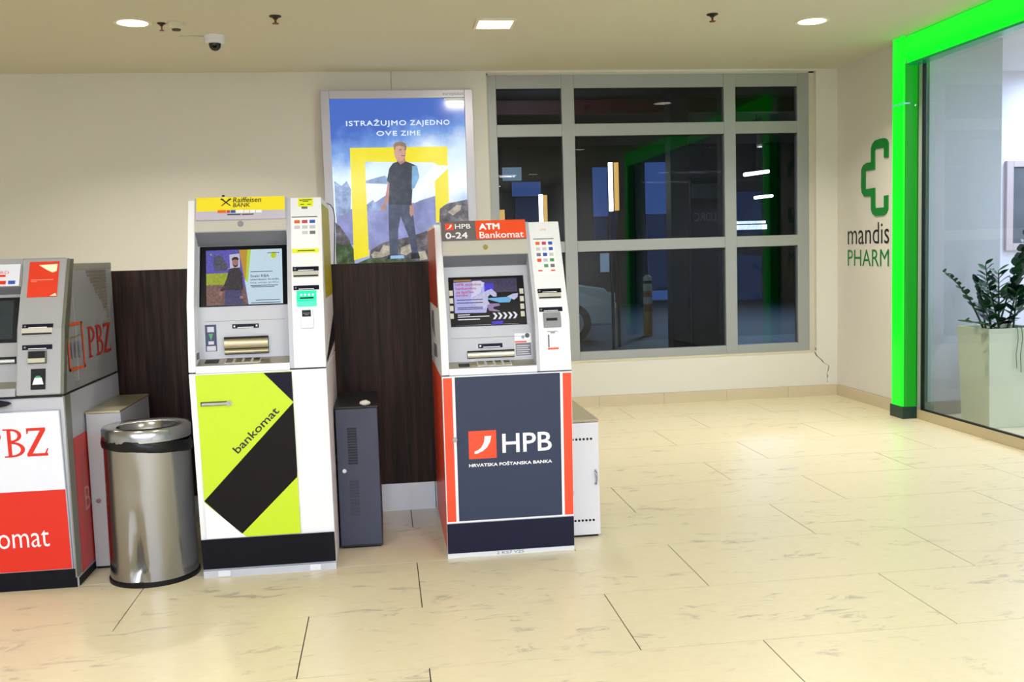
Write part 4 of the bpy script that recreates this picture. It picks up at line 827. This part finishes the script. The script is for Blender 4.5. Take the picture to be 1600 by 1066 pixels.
# right side of this machine
ss = xr_surf(P1)
def pside(px_, py_): q = at_x((px_, py_), P1); return (q[1], q[2])
obj('corner_strip', MB().box(P1-.002, P1+.004, 4.47, 4.55, .05, .858), mat('corner_grey', (126, 128, 118), .4, .2), a3)
bars('side_seam', ss, [(4.47, PY, .858, .866)], DARKGAP, a3, .002)
patch('side_red_panel', ss, (4.56, PY-.01, .045, .655), RED, a3, .001, .002)
obj('side_kick', MB().box(P1-.002, P1+.003, 4.51, PY, 0, .035), NAVYBLK, a3)
a = pside(128, 800); text('lettering', ss, 'Bankomat', (4.66, 5.33, .30, .41), mat('pale_print', (226, 160, 150), .4), a3, .0038, bold=-.004)
vs = MB()
A_, B_, C_ = pside(133, 425), pside(165, 424), pside(169, 494)
for j in range(15):
    t_ = j/14.; z_ = A_[1]+(C_[1]-A_[1])*t_; y_a = A_[0]+(C_[0]-A_[0])*t_; y_b = B_[0]+(C_[0]-B_[0])*t_
    n_ = max(1, int((y_b-y_a)/.018))
    for i in range(n_): yy = y_b-(i+.5)*.018; vs.box(P1-.0015, P1+.0012, yy-.006, yy+.006, z_-.006, z_+.006)
o = obj('vent_holes', vs, mat('vent_brown', (120, 110, 98), .7), a3); o['kind'] = 'stuff'
L4 = [pside(102.5, 507), pside(127.5, 502), pside(134, 573), pside(109, 581)]
def qlerp(u_, v_): return tuple((L4[0][k]*(1-u_)+L4[1][k]*u_)*(1-v_)+(L4[3][k]*(1-u_)+L4[2][k]*u_)*v_ for k in (0, 1))
OR2 = mat('logo_orange', (234, 92, 34), .4)
polys('logo_box', ss, [[qlerp(0, 0), qlerp(1, 0), qlerp(1, .055), qlerp(0, .055)], [qlerp(0, .945), qlerp(1, .945), qlerp(1, 1), qlerp(0, 1)], [qlerp(0, 0), qlerp(.08, 0), qlerp(.08, 1), qlerp(0, 1)], [qlerp(.92, 0), qlerp(1, 0), qlerp(1, 1), qlerp(.92, 1)]], OR2, a3, .0015, True)
polys('logo_bar', ss, [[qlerp(.1, .30), qlerp(.9, .27), qlerp(.9, .29), qlerp(.1, .32)]], mat('logo_olive', (150, 130, 20), .4), a3, .0015)
polys('logo_pillar', ss, [[qlerp(a_, .4), qlerp(a_+.14, .4), qlerp(a_+.14, .75), qlerp(a_, .75)] for a_ in (.2, .42, .64)], mat('logo_grey', (140, 140, 150), .4), a3, .0015)
a = pside(138, 559); b_ = pside(173, 506)
serif_word('side_lettering', ss, 'PBZ', (a[0], pside(173, 550)[0]+.01, pside(150, 556)[1], pside(150, 508)[1]), mat('pbz_red', (196, 50, 34), .4), a3, .0018, .06)

# ================================================================== BIN
bc = (-1.085, 4.600, 0); br_ = .191; bh = .695
bn = thing('pedal_free_bin', 'dented round stainless steel waste bin with black liner', 'waste bin', bc); bn.name = 'waste_bin'
obj('base_ring', MB().lathe([(br_+.006, 0), (br_+.006, .016), (br_, .022), (br_-.02, .022), (br_-.02, 0)], bc, 64, False), BLACK, bn)
rg = []; N = 72; zs = [.02+(.60)*k/30 for k in range(31)]
for z in zs:
    row = []
    for i in range(N):
        t = 2*math.pi*i/N; da = ((t-math.radians(262)+math.pi) % (2*math.pi))-math.pi
        rr = br_-.004*(z/.6)
        dn = .052*max(0, 1-abs(da)/(.17+.9*max(0, .12-z)))*max(0, min(z/.085, 1-(z-.085)/.30))*(1 if z < .39 else 0)
        dn += .006*math.exp(-((da+.05)/.22)**2)*math.exp(-((z-.46)/.09)**2)
        rr -= dn
        row.append((bc[0]+rr*math.cos(t), bc[1]+rr*math.sin(t), z))
    rg.append(row)
obj('body', MB().rings(rg, True, False), STEEL, bn, smooth=True)
rg = []; N = 72
for k, (dr_, dz) in enumerate(((-.001, -.020), (.005, -.022), (.008, -.010), (.007, .006), (.004, .022), (-.002, .028))):
    row = []
    for i in range(N):
        t = 2*math.pi*i/N; w_ = .0012*math.sin(5*t+k)+.0012*math.sin(11*t+2*k)+.0014*math.sin(23*t+k*3)
        zc_ = .612+.020*math.sin(t-math.radians(215)+math.pi/2)*1. + .0015*math.sin(7*t)
        rr = br_-.004+dr_+w_
        row.append((bc[0]+rr*math.cos(t), bc[1]+rr*math.sin(t), zc_+dz+.5*w_))
    rg.append(row)
obj('bin_liner', MB().rings(rg, True, False), mat('bag_black', (9, 9, 13), .3, 0, .3), bn, smooth=True)
obj('lid_rim', MB().lathe([(br_-.004, .635), (br_+.001, .640), (br_+.001, .688), (br_-.006, .697), (br_-.03, .699), (br_-.062, .690), (br_-.075, .668), (br_-.08, .63)], bc, 64, False), STEEL, bn, smooth=True)
obj('inner_liner', MB().lathe([(br_-.08, .63), (.03, .55)], bc, 32, False), mat('liner_in', (60, 54, 44), .5), bn)

# ================================================================== SMALL CABINETS
B0, B1 = -1.388, -1.230
c1 = thing('metal_cabinet', 'low grey metal cabinet squeezed behind the steel bin', 'cabinet', ((B0+B1)/2, 5.0, 0))
obj('body', MB().box(B0+.003, B1, 4.74, 5.30, .012, .735), mat('cab_grey', (178, 176, 180), .45), c1, .003)
obj('top', MB().box(B0, B1, 4.736, 5.31, .735, .745), mat('cab_top', (176, 168, 140), .3, .5), c1, .002)
obj('foot_rail', MB().box(B0+.006, B1-.004, 4.75, 5.29, 0, .012), BLACK, c1)
obj('lock', MB().cyl((-1.352, 4.74, .325), (-1.352, 4.733, .325), .011, 14), CHROME, c1)

C0, C1 = -.254, -.05; CY = 4.785; CZ = .70
c2 = thing('vented_cabinet', 'narrow dark blue-grey steel cabinet with louvre vents', 'cabinet', ((C0+C1)/2, 4.95, 0))
CAB = mat('cab_blue_grey', (56, 61, 82), .45, .1, bump=.05, bscale=300)
obj('body', MB().box(C0, C1, CY+.012, 5.32, .008, CZ-.004), mat('cab_dark', (34, 32, 38), .5), c2, .002)
obj('top', MB().box(C0-.002, C1+.002, CY+.002, 5.325, CZ-.006, CZ), mat('cab_dark_top', (40, 38, 44), .4), c2, .002)
dr2 = obj('door', MB().box(C0+.002, C1-.002, CY, CY+.014, .02, CZ-.01), CAB, c2, .002)
obj('foot_rail', MB().box(C0+.01, C1-.01, CY+.02, 5.3, 0, .01), BLACK, c2)
for (xa_, xb_), (zt_, zb_), n_ in (((C0+.055, C0+.10), (.595, .425), 14), ((C0+.055, C0+.10), (.335, .17), 12)):
    for k in range(n_):
        z_ = zt_+(zb_-zt_)*k/(n_-1)
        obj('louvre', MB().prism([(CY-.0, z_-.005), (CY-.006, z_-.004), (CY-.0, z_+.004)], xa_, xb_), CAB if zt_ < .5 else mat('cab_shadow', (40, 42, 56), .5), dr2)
obj('lock', MB().cyl((C0+.034, CY, .39), (C0+.034, CY-.008, .39), .010, 14), CHROME, dr2)
cp = MB(); pc = (C0+.145, CY+.03, CZ); rg = []
for k in range(7):
    ph = -math.pi/2+math.pi*k/6
    rg.append([(pc[0]+(.024*math.cos(ph)+.0008)*math.cos(t)*(1+.25*math.sin(3*t+k)), pc[1]+(.014*math.cos(ph)+.0008)*math.sin(t), pc[2]+.0135+.0135*math.sin(ph)+.002*math.sin(2*t+k)*math.cos(ph)) for t in [2*math.pi*i/12 for i in range(12)]])
tag(obj('crumpled_tissue', cp.rings(rg), mat('tissue', (224, 218, 210), .8)), 'small crumpled white tissue on top of the vented cabinet', 'tissue')

E0, E1 = .875, 1.024; EY = 4.72; EZ = .59
c3 = thing('white_cabinet', 'low white metal cabinet with round holes and handle at the partition end', 'cabinet', ((E0+E1)/2, 5.0, 0))
E0 = .872
obj('body', MB().box(E0, E1, EY+.012, 5.39, .006, EZ-.012), mat('cab_white_side', (196, 192, 186), .5), c3, .002)
obj('top', MB().box(E0, E1+.002, EY-.002, 5.392, EZ-.012, EZ), mat('cab_tan_top', (168, 156, 128), .45), c3, .002)
d3 = obj('door', MB().box(E0, E1, EY, EY+.012, .012, EZ-.016), mat('cab_white', (214, 212, 220), .45, bump=.06, bscale=200), c3, .0015)
obj('foot_rail', MB().box(E0+.01, E1-.01, EY+.01, 5.37, 0, .008), BLACK, c3)
for zz in (.493, .085):
    for k in range(6):
        xx = E0+.022+.0185*k if zz > .3 else E0+.026+.0185*k
        obj('vent_hole', MB().cyl((xx, EY-.0008, zz), (xx, EY+.002, zz), .0062, 14), DARKGAP, d3)
hx = 1.004; hb = MB().tube([(hx, EY, .335), (hx, EY-.016, .328), (hx+.002, EY-.02, .31), (hx+.002, EY-.02, .29), (hx, EY-.016, .272), (hx, EY, .265)], .0055, 8)
obj('handle', hb, CHROME, d3, smooth=True)
obj('scuff', MB().box(E0+.016, E0+.022, EY-.001, EY, .215, .24), CHROME, d3)

# ================================================================== PHARMACY: planter, plant, picture
pk = (4.63, 6.96)
PLM = mat('planter_green', (204, 208, 184), .4)
pb_, pt_ = .178, .208; ph_ = .75
pn_ = thing('planter', 'tall tapered pale green square planter behind the shop glass', 'planter', (pk[0], pk[1], 0))
sq = lambda h, z: [(pk[0]-h, pk[1]-h, z), (pk[0]+h, pk[1]-h, z), (pk[0]+h, pk[1]+h, z), (pk[0]-h, pk[1]+h, z)]
obj('pot', MB().rings([sq(pb_, 0), sq(pt_, ph_), sq(pt_-.02, ph_), sq(pt_-.024, ph_-.06)]), PLM, pn_, .003)
obj('soil', MB().rings([sq(pt_-.03, ph_-.06), sq(pt_-.032, ph_-.03)]), mat('soil', (40, 30, 22), .9), pn_)
plt = thing('leafy_plant', 'dark green glossy leafy plant growing from the pale planter', 'plant', (pk[0], pk[1], ph_-.03))
LEAF = [mat('leaf_dark', (18, 52, 28), .35), mat('leaf_mid', (34, 84, 40), .35)]; STEM = mat('stem_green', (58, 84, 50), .5)
def leaf_mesh(m):
    v = []; fcs = []
    prof_l = [(0, .02), (.2, .2), (.45, .3), (.7, .25), (.88, .13), (1, 0)]
    for t_, w_ in prof_l: v += [(-w_, t_, .04*math.sin(t_*3)), (0, t_, -.03+.04*math.sin(t_*3)), (w_, t_, .04*math.sin(t_*3))]
    for k in range(len(prof_l)-1):
        a_ = 3*k; fcs += [(a_, a_+1, a_+4, a_+3), (a_+1, a_+2, a_+5, a_+4)]
    me = bpy.data.meshes.new('leaf'); me.from_pydata(v, [], fcs); me.materials.append(m); return me
LM = [leaf_mesh(m) for m in LEAF]
def leaf(pos, direction, size, k):
    o_ = bpy.data.objects.new('leaf', LM[k]); COL.objects.link(o_); o_.parent = plt
    d = Vector(direction).normalized(); q_ = d.to_track_quat('Y', 'Z')
    o_.matrix_basis = Matrix.Translation(Vector(pos)-ORG[plt]) @ q_.to_matrix().to_4x4() @ Matrix.Rotation(random.uniform(-.6, .6), 4, 'Y') @ Matrix.Scale(size, 4)
def frond(base, tip, rise, n, size):
    base = np.array(base); tip = np.array(tip); pts = []
    for k in range(9):
        t_ = k/8; p_ = base*(1-t_)+tip*t_; p_[2] += rise*math.sin(math.pi*t_*.9)*(1-.3*t_); pts.append(p_)
    obj('stem', MB().tube(pts, [.008-.0006*k for k in range(9)], 6), STEM, plt, smooth=True)
    for k in range(n):
        t_ = .3+.7*k/(n-1); i = min(7, int(t_*8)); fr_ = t_*8-i; p_ = pts[i]*(1-fr_)+pts[i+1]*fr_
        d = pts[i+1]-pts[i]; d /= np.linalg.norm(d); sd2 = np.cross(d, (0, 0, 1)); sd2 /= (np.linalg.norm(sd2)+1e-6)
        for s_ in (-1, 1):
            if k == n-1 and s_ > 0: continue
            leaf(p_, d*.6+sd2*s_*.9+np.array([0, 0, random.uniform(-.1, .45)]), size*random.uniform(.85, 1.15)*(1-.25*t_), random.random() < .3)
bs = ph_-.04
tipL = at_y((1476, 430), 6.93)
frond((4.50, 6.92, bs), tipL, .10, 9, .075)
frond((4.60, 6.9, bs), at_y((1560, 425), 6.85), .05, 9, .12)
frond((4.66, 6.9, bs), at_y((1612, 385), 6.85), .06, 9, .135)
frond((4.58, 6.86, bs), at_y((1545, 450), 6.80), .03, 8, .115)
frond((4.70, 6.88, bs), at_y((1590, 455), 6.8), .04, 8, .12)
frond((4.55, 6.9, bs), at_y((1535, 475), 6.8), .02, 8, .11)
frond((4.62, 6.82, bs), at_y((1500, 503), 6.78), .03, 6, .09)
frond((4.72, 7.0, bs), at_y((1640, 440), 7.0), .06, 8, .12)
frond((4.62, 6.95, bs), at_y((1605, 372), 6.9), .04, 9, .12)
frond((4.6, 7.0, bs), at_y((1540, 415), 6.95), .04, 8, .11)
frond((4.64, 7.0, bs), at_y((1575, 500), 6.75), .03, 8, .11)
frond((4.56, 7.0, bs), at_y((1525, 440), 7.05), .05, 9, .10)
for k in range(5):
    x_ = pk[0]+.01+.035*k; y_ = pk[1]-pt_-.006
    obj('trailing_stem', MB().tube([(x_, y_+.06, ph_-.02), (x_, y_-.004, ph_+.006), (x_+.006, y_-.008, ph_-.08), (x_-.004, y_+.0, ph_-.2), (x_+.006, y_+.004, ph_-.30-.03*(k % 3))], .0028, 5), LEAF[1], plt)
# framed picture on the shop back wall
pa = at_y((1570, 252), 8.95); pb2 = at_y((1572, 392), 8.95)
fx0, fx1, fz0, fz1 = pa[0], pa[0]+1.0, pb2[2], pa[2]
pf = thing('framed_picture', 'grey picture in a pale wooden frame on the pharmacy wall', 'picture', ((fx0+fx1)/2, 8.93, fz0))
FW = mat('picture_frame', (206, 190, 192), .5)
for (a_, b_, c_, d_) in ((fx0, fx0+.07, fz0, fz1), (fx1-.07, fx1, fz0, fz1), (fx0+.07, fx1-.07, fz1-.06, fz1), (fx0+.07, fx1-.07, fz0, fz0+.07)): obj('frame_bar', MB().box(a_, b_, 8.91, 8.95, c_, d_), FW, pf, .004)
obj('picture_print', MB().box(fx0+.06, fx1-.06, 8.925, 8.945, fz0+.06, fz1-.05), mat('picture_grey', (104, 108, 116), .3, vary=.35, vscale=3), pf)

# ================================================================== OUTSIDE THE NIGHT WINDOW
ASPH = mat('asphalt', (56, 60, 66), .7, vary=.1, vscale=2)
struct('pavement', MB().box(-12, 24, YW+.26, 15.2, -.3, -.02), mat('pavement_slabs', (74, 78, 80), .6, vary=.12, vscale=1.2))
struct('road', MB().box(-12, 30, 15.2, 42, -.3, -.04), ASPH)
def lamp_at(name, loc, power, col, size, tgt):
    l = bpy.data.lights.new(name, 'AREA'); l.energy = power; l.color = col; l.size = size
    o_ = bpy.data.objects.new(name, l); COL.objects.link(o_); o_.location = loc; o_.rotation_euler = (Vector(tgt)-Vector(loc)).to_track_quat('-Z', 'Y').to_euler()
bo = at_z((1013, 523), -.02)
t = thing('striped_bollard', 'yellow and white striped bollard on the pavement outside the window', 'bollard', (bo[0], bo[1], -.04))
CY_, CW_ = mat('bollard_yellow', (206, 160, 60), .5, 0, .5), mat('bollard_white', (214, 206, 186), .5)
for k, (z0, z1, m) in enumerate(((0, .42, CY_), (.42, .54, mat('bollard_orange', (190, 120, 40), .5)), (.54, .66, CW_), (.66, .76, MATS['bollard_orange']), (.76, .88, CW_), (.88, .93, BLACK), (.93, 1.03, CW_))): obj('band', MB().lathe([(.075, z0), (.075, z1)] if k < 6 else [(.075, z0), (.07, .99), (.03, z1)], (bo[0], bo[1], -.04), 18), m, t)
struct('canopy', MB().box(-12, 24, YW+.26, 18.6, 3.4, 3.6), mat('canopy_dark', (34, 31, 30), .8))
for k, yy in enumerate((10.4, 13.0)): tag(obj('canopy_beam', MB().box(-6, 12, yy, yy+.16, 3.22, 3.4), mat('canopy_red', (58, 14, 12), .6, 0, .2)), ('dark red steel beam under the canopy close to the window', 'dark red steel beam under the canopy further from the window')[k], 'beam')
# parked car
cx_, cy_ = at_y((905, 440), 15.9)[0]-1.55, 16.2
car = thing('parked_car', 'pale parked car at the kerb outside the window', 'car', (cx_, cy_, -.04))
cb_ = [(-2.0, .28), (-2.05, .62), (-1.9, .86), (-1.35, .95), (-.75, 1.38), (.45, 1.40), (1.05, 1.0), (1.85, .86), (2.05, .62), (2.0, .28)]
rgs = []
for yy, sc_ in ((-.82, .97), (-.78, 1.0), (.78, 1.0), (.82, .97)): rgs.append([(cx_+p[0], cy_+yy*(1 if p[1] < 1.0 else .82), -.04+p[1]*(1 if abs(yy) < .8 else (1 if p[1] < .9 else .99))) for p in cb_])
obj('body', MB().rings(rgs), mat('car_paint', (214, 228, 226), .25, .1), car, .03)
gl_ = mat('car_glass', (14, 18, 22), .08)
obj('side_window', MB().prism([(cx_-1.2, .93), (cx_-.72, 1.31), (cx_+.42, 1.33), (cx_+.92, .96)], cy_-.80, cy_-.70, 'y'), gl_, car)
for xx in (-1.3, 1.3):
    w_ = obj('wheel', MB().cyl((cx_+xx, cy_-.84, .28), (cx_+xx, cy_-.62, .28), .32, 24), BLACK, car); obj('rim', MB().cyl((cx_+xx, cy_-.85, .28), (cx_+xx, cy_-.83, .28), .2, 16), ATMGREY, w_)
    obj('wheel', MB().cyl((cx_+xx, cy_+.62, .28), (cx_+xx, cy_+.84, .28), .32, 24), BLACK, car)
obj('headlight', MB().box(cx_+1.86, cx_+2.03, cy_-.78, cy_-.4, .6, .74), mat('headlight', (230, 240, 240), .2), car)
# pillars of the covered walk outside
PD = mat('outdoor_dark_pillar', (34, 34, 36), .5); PBl = mat('outdoor_blue_panel', (86, 116, 170), .5)
for px_a, px_b, Y_, lab in ((1050, 1078, 12.5, 'slim dark pillar of the covered walk outside the window'), (1128, 1146, 12.5, 'dark outdoor pillar next to the window mullion')):
    xa_, xb_ = at_y((px_a, 400), Y_)[0], at_y((px_b, 400), Y_)[0]
    tag(obj('outdoor_pillar', MB().box(xa_, xb_, Y_, Y_+(xb_-xa_), -.02, 3.4), PD, bevel=.01), lab, 'pillar')
xa_, xb_ = at_y((1080, 400), 13.4)[0], at_y((1126, 400), 13.4)[0]
ki = thing('dark_kiosk', 'dark closed kiosk standing between the two outdoor pillars', 'kiosk', ((xa_+xb_)/2, 13.7, -.02))
obj('body', MB().box(xa_, xb_, 13.4, 13.9, -.02, 2.35), mat('kiosk_black', (20, 20, 24), .4), ki, .01)
obj('header', MB().box(xa_+.02, xb_-.02, 13.385, 13.4, 2.1, 2.3), mat('kiosk_grey', (70, 72, 72), .5), ki)
text('reflected_lettering', lambda x, z, off=0: (xa_+xb_-x, 13.4-off, z), 'LORC', (xa_+.06, xb_-.05, 1.78, 1.9), mat('kiosk_letter', (120, 120, 122), .5), ki, .002)  # reversed letters stand in for a shop sign reflected in the glass
# building across the road; not every lit pane is a real window
bd = thing('far_building', 'dark building across the road with blue lit panes, one for a reflection', 'building', (6, 26, -.04))
obj('facade', MB().box(-8, 26, 26, 27, -.04, 9), mat('far_facade', (40, 44, 52), .8), bd)
def far_win(p0, p1, m, name='window'):
    a_ = at_y(p0, 25.95); b__ = at_y(p1, 25.95); return obj(name, MB().box(a_[0], b__[0], 25.93, 26.02, b__[2], a_[2]), m, bd)
BW = emi('blue_lit', (72, 112, 190), .55); BD_ = emi('blue_dim', (34, 58, 110), .35); WT = emi('white_lit', (235, 242, 255), 2.6); PK = emi('pale_lit', (170, 196, 216), .5)
far_win((1008, 254), (1046, 334), BW); far_win((1010, 336), (1046, 372), BD_)  # tall blue pane stands in for the shop interior reflected in the glass
far_win((926, 262), (950, 338), BW); far_win((928, 340), (948, 374), BD_); far_win((952, 330), (966, 374), BD_)  # tall blue pane glows in place of a pale blue column
far_win((1012, 392), (1048, 450), BD_); far_win((1012, 455), (1048, 468), BW); far_win((1150, 400), (1190, 470), BD_)
far_win((938, 396), (952, 425), PK); far_win((1152, 300), (1190, 366), BD_)
far_win((785, 262), (815, 282), PK); far_win((800, 285), (845, 306), BW); far_win((805, 310), (842, 345), BD_)
for (a_, b__) in (((1152, 352), (1198, 358)), ((1086, 354), (1118, 362)), ((1045, 354), (1058, 361)), ((1152, 346), (1196, 349)), ((1045, 364), (1070, 367))): far_win(a_, b__, WT, 'lit_shelf')
# white tubes standing in for indoor lamps reflected in the glass, then upright tubes
WL = emi('white_tube_glow', (255, 252, 240), 8.); AM = emi('amber_tube', (236, 176, 92), 1.6)
def reflected_tube(p0, p1, Y0, Y1, lab):
    a_ = at_y(p0, Y0); b__ = at_y(p1, Y1); t_ = thing('reflected_tube_lamp', lab, 'lamp', tuple((a_+b__)/2))
    obj('tube', MB().cyl(a_, b__, .028, 10), WL, t_); m_ = (a_+b__)/2; obj('hanger', MB().cyl(m_, (m_[0], m_[1], 3.4), .006, 6), PD, t_)
reflected_tube((1164, 273), (1200, 268), 14, 15, 'upper white stand-in tube for a reflected lamp in the narrow window pane')
reflected_tube((1180, 309), (1206, 306), 17, 18, 'lower white stand-in tube for a reflected lamp in the narrow window pane')
reflected_tube((1046, 302), (1068, 297), 17, 18, 'white stand-in tube for a reflected lamp beside the dark kiosk lettering')
reflected_tube((1093, 325), (1108, 322), 17.5, 18, 'small white stand-in tube for a reflected lamp in front of the dark kiosk')
def upright(p0, p1, Y_, m, lab, r_):
    a_ = at_y(p0, Y_); b__ = at_y(p1, Y_); t_ = thing('upright_lamp', lab, 'lamp', (b__[0], Y_, -.02))
    obj('tube', MB().cyl(b__, (b__[0], Y_, a_[2]), r_, 12), m, t_); obj('post', MB().cyl((b__[0], Y_+.02, -.02), (b__[0], Y_+.02, b__[2]), r_*.7, 10), PD, t_)
upright((955, 254), (955, 330), 14., WL, 'tall bright white upright light tube outside the wide pane', .032)
upright((964, 254), (964, 329), 14.3, AM, 'tall amber tube for the ghost reflection of the white one', .036)  # amber tubes beside white ones stand in for their second reflection in the glass
upright((846, 304), (846, 350), 15., WL, 'bright white upright light tube above the blue-grey machine', .032)
upright((853, 305), (853, 350), 15.3, AM, 'amber tube for the ghost reflection of the lower white tube', .03)
upright((785, 328), (785, 352), 15., AM, 'short amber upright light tube at the window edge', .04)
cl_ = thing('added_canopy_lamp', 'added round fill lamp under the outdoor canopy in front of the parked car', 'lamp', (2.0, 11.6, 3.4))  # added lamp, lights the side of the car facing the window
obj('housing', MB().lathe([(.16, 0), (.16, -.05), (.12, -.06)], (2.0, 11.6, 3.4), 24), PD, cl_)
lg = area('glow', cl_, (2.0, 11.6, 3.33), .24, 55, (.72, .86, 1.0)); lg.rotation_euler = (math.radians(52), 0, 0)
lamp_at('added_street_fill', (8, 21, 5), 420, (.55, .72, 1.0), 3, (3, 16, 0))  # added area lamp without a body, brightens the road and car
